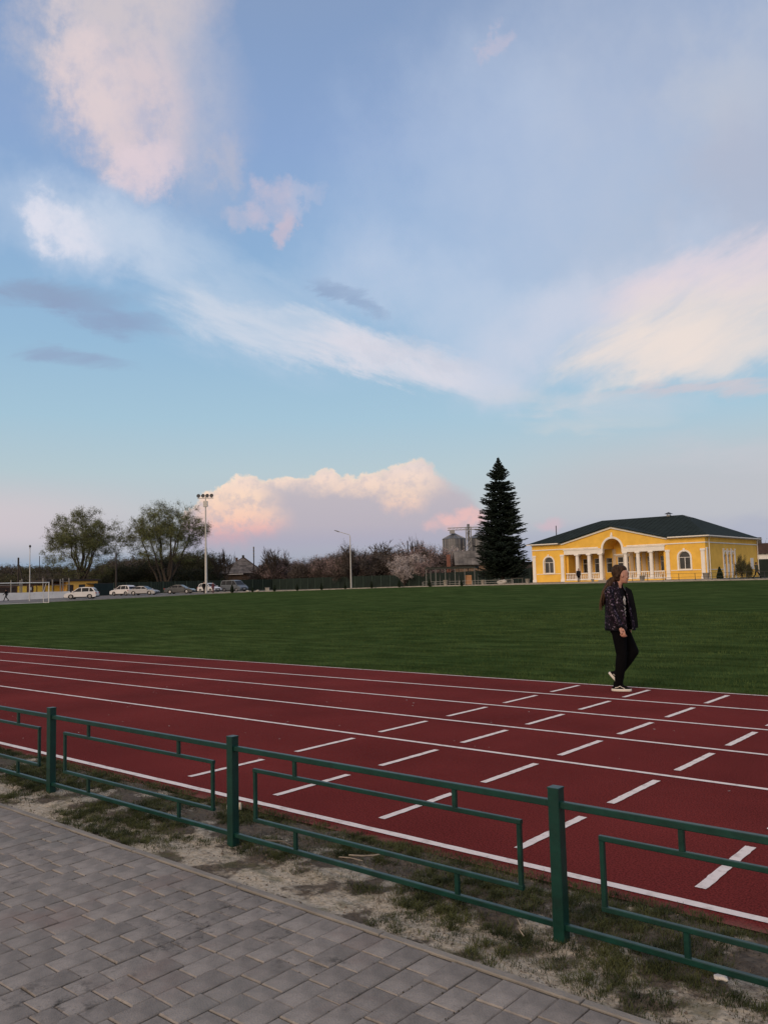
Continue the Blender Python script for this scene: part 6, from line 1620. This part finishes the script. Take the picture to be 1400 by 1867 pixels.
def speckle_mat():
    M = mat('speckled_jacket', (.006, .004, .008), .55, .3, 12, spec=.12, bump=.3, bscale=25); t = M.node_tree; L = t.links; b = t.nodes['Principled BSDF']; src = b.inputs['Base Color'].links[0].from_socket
    c = t.nodes.new('ShaderNodeTexCoord'); v_ = t.nodes.new('ShaderNodeTexNoise'); L.new(c.outputs['Object'], v_.inputs['Vector']); v_.inputs['Scale'].default_value = 42; v_.inputs['Detail'].default_value = 3
    mr = t.nodes.new('ShaderNodeMapRange'); L.new(v_.outputs['Fac'], mr.inputs[0]); mr.inputs[1].default_value = .56; mr.inputs[2].default_value = .66
    n2 = t.nodes.new('ShaderNodeTexNoise'); L.new(c.outputs['Object'], n2.inputs['Vector']); n2.inputs['Scale'].default_value = 16; cr = t.nodes.new('ShaderNodeValToRGB'); L.new(n2.outputs['Fac'], cr.inputs[0])
    cr.color_ramp.elements[0].color = (.07, .035, .07, 1); cr.color_ramp.elements[0].position = .4; cr.color_ramp.elements[1].color = (.22, .18, .26, 1); cr.color_ramp.elements[1].position = .62
    mx = t.nodes.new('ShaderNodeMix'); mx.data_type = 'RGBA'; L.new(mr.outputs[0], mx.inputs[0]); L.new(src, mx.inputs[6]); L.new(cr.outputs[0], mx.inputs[7]); L.new(mx.outputs[2], b.inputs['Base Color']); return M
m_jack = speckle_mat(); m_lining = mat('dark_lining', (.006, .007, .010), .9, .2, 8, spec=.06)
m_sole = mat('white_rubber', (.70, .66, .60), .6, .05, 20); m_shoe = mat('black_canvas', (.006, .006, .007), .9, .15, 20, spec=.06); m_print = mat('white_print', (.5, .5, .5), .7, .1, 30)
WX, WY = -5.16, 11.06
wom = tag(empty('person', (WX, WY, 0), R(18)), 'woman with long brown hair and dark speckled jacket walking along the inner lane', 'person')
HT = Matrix.Translation((.055, 0, 1.60)) @ Matrix.Rotation(R(20), 4, 'Z') @ Matrix.Rotation(R(8), 4, 'Y')
# --- body: one surface
b = MB(); V3 = Vector
b.T = HT
ball(b, (-.022, 0, .045), (.092, .074, .098), 12)          # skull
ell_loft(b, [(.030, 0, -.105, .030, .028), (.034, 0, -.095, .045, .042), (.020, 0, -.06, .068, .058), (.012, 0, -.02, .080, .064), (.010, 0, .02, .082, .068), (.006, 0, .06, .080, .068), (-.01, 0, .10, .062, .055)])   # face mass
ball(b, (.092, 0, -.012), (.014, .011, .012), 7); b.tube([(.078, 0, .030), (.094, 0, -.008)], [.009, .012], 8)     # nose
ball(b, (.086, 0, .045), (.012, .04, .012), 7)              # brow
ball(b, (.080, 0, -.045), (.014, .022, .008), 7); ball(b, (.078, 0, -.056), (.014, .019, .008), 7)     # lips
ball(b, (.068, 0, -.088), (.024, .024, .020), 8)           # chin
for s_ in (-1, 1):
    ball(b, (.052, s_ * .036, -.018), (.028, .024, .026), 8)  # cheeks
    ball(b, (-.008, s_ * .074, -.004), (.018, .009, .028), 8)  # ears
b.T = None
b.tube([(-.03, 0, 1.38), (0, 0, 1.47), (.03, 0, 1.54)], [.062, .050, .050], 12)
TQ = Matrix.Rotation(R(-22), 4, 'Z'); b.T = TQ
ell_loft(b, [(-.02, 0, .90, .105, .150), (-.02, 0, 1.0, .095, .128), (-.025, 0, 1.12, .092, .125), (-.03, 0, 1.25, .105, .150), (-.035, 0, 1.36, .092, .165), (-.035, 0, 1.42, .055, .09)])
SHR, ELR, WRR = V3((-.045, -.175, 1.375)), V3((.0, -.215, 1.11)), V3((.125, -.225, .885))
SHL, ELL, WRL = V3((-.045, .172, 1.375)), V3((-.10, .205, 1.11)), V3((-.01, .21, .89))
for A, B_, C_, s_ in ((SHR, ELR, WRR, -1), (SHL, ELL, WRL, 1)):
    limb(b, [A, A.lerp(B_, .5), B_], [.050, .044, .038]); limb(b, [B_, B_.lerp(C_, .35), C_], [.038, .036, .025])
    d = (C_ - B_).normalized(); d = (d + V3((0, 0, -.6))).normalized(); fwd_ = V3((1, 0, 0)); fwd_ = (fwd_ - d * fwd_.dot(d)).normalized()
    pc = C_ + d * .048                                                     # palm
    b.tube([C_, C_ + d * .03, C_ + d * .088], [(.020, .026), (.020, .038), (.016, .040)], 10)
    for j, (off, ln) in enumerate(((.033, .066), (.012, .074), (-.010, .068), (-.030, .054))):
        r0 = C_ + d * .080 + fwd_ * off; side = V3((0, -s_, 0)) * -1
        inw = V3((0, -s_, 0))
        p1 = r0 + d * ln * .45 + inw * .006; p2 = p1 + (d + inw * .9).normalized() * ln * .33; p3 = p2 + (d * .3 + inw).normalized() * ln * .28
        b.tube([r0, p1, p2, p3], [.0098, .0092, .0085, .0068], 8); ball(b, p3, .0068, 6)
    t0 = C_ + d * .025 + fwd_ * .026; t1 = t0 + (d + fwd_ * .45).normalized() * .032; t2 = t1 + (d * 1.3 - fwd_ * .1 + V3((0, -s_ * .3, 0))).normalized() * .030
    b.tube([t0, t1, t2], [.0125, .0105, .0085], 8); ball(b, t2, .0085, 6)
b.T = None
# legs: right standing, left bent with the foot still behind
HR, KR, AR_ = V3((-.02, -.085, .90)), V3((.012, -.088, .50)), V3((-.050, -.090, .095))
HL, KL, AL_ = V3((-.02, .080, .90)), V3((.150, .080, .535)), V3((-.070, .080, .215))
for A, B_, C_ in ((HR, KR, AR_), (HL, KL, AL_)):
    limb(b, [A, A.lerp(B_, .4), B_], [.082, .072, .050]); limb(b, [B_, B_.lerp(C_, .3), C_], [.050, .052, .033])
ft = {}
def foot(mb, A, ang, k=1.0):
    T_ = Matrix.Translation(A) @ Matrix.Rotation(ang, 4, 'Y'); mb.T = T_
    ell_loft(mb, [(.03, 0, -.088, .115, .036), (.035, 0, -.075, .122, .040), (.025, 0, -.05, .105, .037), (-.01, 0, -.02, .055, .034), (-.012, 0, .02, .042, .036)], 14); mb.T = None
foot(b, AR_, 0); foot(b, AL_, R(48))
body = fuse(b, 'body', m_skin, wom, .0058, 3)
# eyes and lips
for s_ in (-1, 1):
    mb = MB(); mb.T = HT; ball(mb, (.080, s_ * .031, .020), (.011, .013, .007), 7); mb.build('eye', mat('eye_white', (.45, .42, .40), .3), body, True)
    mb = MB(); mb.T = HT; ball(mb, (.0885, s_ * .033, .020), (.005, .008, .007), 6); mb.build('iris', m_dkm, body, True)
    mb = MB(); mb.T = HT; mb.tube([(.088, s_ * .016, .043), (.084, s_ * .034, .048), (.070, s_ * .054, .042)], [.0045, .005, .003], 5); mb.build('eyebrow', m_hair, body)
    mb = MB(); mb.T = HT; mb.tube([(.089, s_ * .018, .026), (.086, s_ * .033, .029), (.076, s_ * .046, .024)], [.003, .004, .003], 5); mb.build('eyelash', m_dkm, body)
mb = MB(); mb.T = HT; ball(mb, (.0905, 0, -.050), (.006, .020, .007), 7); mb.build('lips', mat('lips', (.34, .12, .11), .5), body, True)
# --- hair: cap pulled back over the ears and a long fall down the back
h = MB(); h.T = HT
ball(h, (-.076, 0, .050), (.078, .084, .100), 12); ball(h, (-.022, 0, .092), (.086, .076, .058), 12)
ell_loft(h, [(-.07, 0, -.08, .050, .062), (-.075, 0, -.02, .055, .078), (-.06, 0, .04, .072, .084), (-.04, 0, .10, .072, .070)], 14)

for s_ in (-1, 1): h.tube([(.030, s_ * .040, .110), (-.010, s_ * .066, .085), (-.048, s_ * .074, .04), (-.08, s_ * .066, -.03)], [.008, .012, .016, .024], 8)
h.T = None
ell_loft(h, [(-.218, .0, 1.17, .008, .035, .1), (-.214, 0, 1.22, .020, .060, .1), (-.198, 0, 1.30, .036, .080, .15), (-.178, 0, 1.38, .050, .088, .2), (-.128, 0, 1.45, .066, .088, .25), (-.080, 0, 1.52, .076, .084, .2), (-.035, 0, 1.58, .07, .08, 0)], 14)
hair = fuse(h, 'hair', m_hair, wom, .0075, 3)
# loose strands
mb = MB(); rs = random.Random(8)
for k in range(70):
    y0 = rs.uniform(-.07, .07); x0_ = -.10 - rs.uniform(.0, .03); ze = rs.uniform(1.10, 1.22)
    mb.tube([(x0_, y0, 1.50), (x0_ - .08 - rs.uniform(0, .015), y0 * 1.1, 1.38), (-.228 - rs.uniform(0, .03), y0 * 1.2 + rs.uniform(-.01, .01), 1.25), (-.245 - rs.uniform(-.01, .03), y0 * .9 + rs.uniform(-.015, .015), ze)], [.006, .006, .005, .002], 4, cap=False)
o = mb.build('hair_strands', mat('light_hair', (.10, .062, .038), .6, .3, 60, stretch=(1, 1, .06), spec=.25), hair, True); o['kind'] = 'stuff'
# --- shirt
mb = MB(); ell_loft(mb, [(-.01, 0, .90, .118, .158), (-.018, 0, 1.05, .112, .142), (-.022, 0, 1.2, .118, .158), (-.03, 0, 1.36, .105, .165), (-.03, 0, 1.425, .070, .10), (-.022, 0, 1.45, .058, .062)], 20); shirt = mb.build('shirt', m_shirt, wom, True); shirt.rotation_euler = (0, 0, R(-22))
# abstract white lettering-like print on the chest
for pl_ in ([(.101, -.03, 1.31), (.106, -.015, 1.27), (.106, -.03, 1.23), (.106, -.01, 1.19)], [(.10, -.02, 1.30), (.105, -.055, 1.26), (.102, -.035, 1.20), (.104, .0, 1.215)], [(.10, -.045, 1.17), (.103, -.02, 1.135), (.102, -.05, 1.11)], [(.104, -.01, 1.10), (.106, -.04, 1.07), (.106, -.02, 1.03)]):
    mb = MB(); mb.tube([(x - .004, y, z) for x, y, z in pl_], [.007, .010, .008, .006][:len(pl_)], 5); mb.build('print', m_print, shirt)
# --- jacket: open shell with thickness
def shell(rings, gap, th, n=26):
    """rings (cx,cz,rx,ry); gap = half opening angle at the front for each ring"""
    vs = []; m_ = len(rings)
    for layer in (0, 1):
        for (cx, cz, rx, ry), g in zip(rings, gap):
            for k in range(n):
                t = g[0] + (2 * math.pi - g[0] - g[1]) * k / (n - 1); q = th * layer; w_ = .006 * math.sin(t * 7 + cz * 60) * (1 - layer)
                vs.append((cx + (rx - q + w_) * math.cos(t), (ry - q + w_) * math.sin(t), cz))
    fs = []; L_ = m_ * n
    for i in range(m_ - 1):
        for k in range(n - 1):
            a = i * n + k; fs.append((a, a + 1, a + n + 1, a + n)); fs.append((L_ + a + n, L_ + a + n + 1, L_ + a + 1, L_ + a))
        fs.append((i * n, (i + 1) * n, L_ + (i + 1) * n, L_ + i * n)); a = i * n + n - 1; fs.append((a, L_ + a, L_ + a + n, a + n))
    for k in range(n - 1): fs.append((k, L_ + k, L_ + k + 1, k + 1)); a = (m_ - 1) * n + k; fs.append((a, a + 1, L_ + a + 1, L_ + a))
    return vs, fs
j = MB()
# front edges: the left (+y) front stands away, the right front falls back
vs, fs = shell([(.0, .845, .208, .215), (-.002, .93, .204, .210), (-.008, 1.04, .190, .198), (-.016, 1.16, .174, .192), (-.025, 1.28, .158, .194), (-.034, 1.37, .134, .188), (-.036, 1.425, .100, .125), (-.034, 1.465, .092, .098), (-.034, 1.515, .096, .100)],
              [(-.10, .62), (-.10, .62), (-.08, .62), (-.04, .62), (.04, .60), (.25, .6), (.35, .6), (.5, .7), (.6, .8)], .010)
j.add(vs, fs); jacket = j.build('jacket', [m_jack], wom, True); jacket.rotation_euler = (0, 0, R(-22))
m_flap = MB(); m_flap.add([(.175, .0, .86), (.238, .055, .87), (.226, .055, 1.08), (.185, .055, 1.32), (.165, .05, 1.395), (.08, .045, 1.445), (.10, .03, 1.33)], [(0, 1, 2, 3, 4, 5, 6)]); m_flap.add([(.175, .012, .86), (.238, .067, .87), (.226, .067, 1.08), (.185, .067, 1.32), (.165, .062, 1.395), (.08, .057, 1.445), (.10, .042, 1.33)], [(6, 5, 4, 3, 2, 1, 0)])
m_flap.build('lapel', m_lining, jacket)
for A, B_, C_, s_ in ((SHR, ELR, WRR, -1), (SHL, ELL, WRL, 1)):
    mb = MB(); A2 = A + V3((0, -s_ * .045, .012)); pts_ = [A2, A + V3((0, s_ * .012, -.01)), A.lerp(B_, .35), A.lerp(B_, .7), B_, B_.lerp(C_, .3), B_.lerp(C_, .65), B_.lerp(C_, .93)]
    mb.tube(pts_, [(.075, .062), (.078, .064), (.072, .062), (.066, .06), (.066, .06), (.06, .055), (.052, .050), (.044, .042)], 14); mb.build('sleeve', m_jack, jacket, True)
    mb = MB(); mb.tube([B_.lerp(C_, .90), B_.lerp(C_, 1.02)], [(.042, .040), (.037, .035)], 14); mb.build('cuff', m_lining, jacket, True)
mb = MB(); vs, fs = shell([(.0, .835, .205, .212), (.0, .865, .212, .219)], [(-.10, .62)] * 2, .012); mb.add(vs, fs); mb.build('hem_band', m_lining, jacket, True)
# --- trousers
tr = MB()
ell_loft(tr, [(-.02, 0, .80, .12, .165), (-.022, 0, .88, .128, .168), (-.02, 0, .96, .115, .155), (-.02, 0, 1.0, .108, .148)], 18)
for A, B_, C_ in ((HR, KR, AR_), (HL, KL, AL_)):
    limb(tr, [A, A.lerp(B_, .4), A.lerp(B_, .8), B_], [.104, .097, .082, .076], 14); limb(tr, [B_, B_.lerp(C_, .3), B_.lerp(C_, .7), C_ + (B_ - C_).normalized() * .015], [.076, .075, .064, .055], 14)
trou = fuse(tr, 'trousers', m_jeans, wom, .009, 3)
# --- shoes
def shoe(A, ang):
    T_ = Matrix.Translation(A) @ Matrix.Rotation(ang, 4, 'Y')
    mb = MB(); mb.T = T_; ell_loft(mb, [(.036, 0, -.082, .128, .045), (.036, 0, -.066, .132, .047), (.030, 0, -.045, .118, .044), (.006, 0, -.02, .078, .042), (-.012, 0, .005, .056, .044), (-.012, 0, .03, .053, .046)], 18); sh = mb.build('shoe', m_shoe, wom, True)
    mb = MB(); mb.T = T_; ell_loft(mb, [(.036, 0, -.0945, .134, .049), (.036, 0, -.090, .138, .052), (.036, 0, -.068, .138, .052), (.036, 0, -.062, .132, .048)], 20); mb.build('sole', m_sole, sh, True)
    for s_ in (-1, 1):
        mb = MB(); mb.T = T_; mb.tube([(-.045, s_ * .047, -.045), (-.01, s_ * .0465, -.040), (.022, s_ * .045, -.022), (.05, s_ * .044, -.040), (.085, s_ * .041, -.055)], .005, 5); mb.build('side_stripe', m_sole, sh, True)
    return sh
shoe(AR_, 0); shoe(AL_, R(48))

# ---------------------------------------------------------------- distant people
def far_person(px, depth, H, head, label, top, leg, pose='stand', hood=False, nm='person'):
    s_ = H / 1.72; root = tag(empty(nm, at(px, depth, .0), R(head)), label, 'person'); root.scale = (s_,) * 3
    st = {'stand': .0, 'walk': .30, 'stride': .42}[pose]
    HRx, HLx = V3((0, -.09, .90)), V3((0, .09, .90)); KRx, KLx = V3((st * .55, -.09, .49)), V3((-st * .25, .09, .49)); ARx, ALx = V3((st * .9, -.09, .09)), V3((-st * .95, .09, .09 + st * .2))
    ar = .30 if pose != 'stand' else .03
    arms = ((V3((-.02, -.18, 1.42)), V3((-.02 - ar * .5, -.22, 1.13)), V3((-ar * .5 + .08, -.22, .88))), (V3((-.02, .18, 1.42)), V3((ar * .4, .22, 1.13)), V3((ar + .08, .20, .93))))
    b = MB(); ball(b, (.0, 0, 1.63), (.095, .078, .115), 10); ball(b, (.075, 0, 1.60), (.03, .04, .05), 7); b.tube([(-.01, 0, 1.42), (0, 0, 1.56)], .055, 10); ball(b, (.10, 0, 1.61), (.014, .012, .02), 6)
    ell_loft(b, [(0, 0, .88, .10, .15), (0, 0, 1.1, .10, .14), (0, 0, 1.35, .11, .17), (0, 0, 1.45, .06, .10)])
    for A, B_, C_ in arms:
        limb(b, [A, B_], [.05, .04], 8); limb(b, [B_, C_], [.04, .028], 8)
        for o_ in (-.025, -.008, .009, .026): limb(b, [C_ + V3((o_ * .6, 0, -.03)), C_ + V3((o_, 0, -.10 + abs(o_) * .4)), C_ + V3((o_ + .012, 0, -.145 + abs(o_) * .6))], [.016, .011, .009], 6)
        limb(b, [C_ + V3((.01, 0, -.02)), C_ + V3((.045, 0, -.07))], [.014, .010], 6)
    for A, B_, C_ in ((HRx, KRx, ARx), (HLx, KLx, ALx)): limb(b, [A, B_], [.08, .052], 8); limb(b, [B_, C_], [.052, .035], 8); ell_loft(b, [(C_.x + .05, C_.y, C_.z - .085, .12, .04), (C_.x + .03, C_.y, C_.z - .04, .10, .04), (C_.x, C_.y, C_.z, .05, .04)])
    fuse(b, 'body', m_skin, root, .018, 2)
    b = MB(); ell_loft(b, [(0, 0, .84, .135, .19), (0, 0, .95, .13, .18), (0, 0, 1.2, .125, .18), (0, 0, 1.38, .125, .205), (0, 0, 1.46, .08, .12), (0, 0, 1.51, .075, .08)])
    for A, B_, C_ in arms: limb(b, [A, B_], [.075, .062], 8); limb(b, [B_, B_.lerp(C_, .95)], [.062, .048], 8)
    fuse(b, 'coat', top, root, .018, 2)
    b = MB(); ell_loft(b, [(0, 0, .80, .125, .17), (0, 0, .95, .12, .165)])
    for A, B_, C_ in ((HRx, KRx, ARx), (HLx, KLx, ALx)): limb(b, [A, B_], [.098, .068], 8); limb(b, [B_, C_], [.066, .055], 8)
    fuse(b, 'trousers', leg, root, .018, 2)
    for C_ in (ARx, ALx): b = MB(); ell_loft(b, [(C_.x + .055, C_.y, C_.z - .09, .14, .052), (C_.x + .05, C_.y, C_.z - .05, .135, .05), (C_.x + .01, C_.y, C_.z + .01, .07, .05)]); b.build('shoe', m_shoe, root, True)
    b = MB(); ball(b, (-.018, 0, 1.655), (.102, .088, .112), 10); b.build('hood' if hood else 'hair', top if hood else m_hair, root, True)
    return root
c_blk = mat('black_coat', (.008, .008, .010), .9, .2, 5, spec=.06); c_mar = mat('maroon_coat', (.075, .018, .028), .85, .2, 5); c_grn = mat('olive_coat', (.030, .034, .024), .85, .25, 5); c_gry = mat('charcoal_cloth', (.016, .016, .020), .9, .2, 5, spec=.06)
far_person(11, 122, 1.70, 180 + 40, 'person in black walking left behind the football goal', c_blk, c_blk, 'stride', True)
far_person(370, 128, 1.74, -50, 'person in a black coat standing just left of the floodlight mast', c_blk, c_gry)
far_person(386.5, 127, 1.62, -60, 'person in a maroon coat standing just right of the floodlight mast', c_mar, c_mar)
far_person(1050, 94, 1.62, -60, 'person in black standing at the left part of the portico balustrade', c_gry, c_blk, 'stand', True)
far_person(1373, 80.5, 1.66, 40 + 8, 'person in an olive jacket walking right past the corner of the clubhouse', c_grn, c_gry, 'stride')
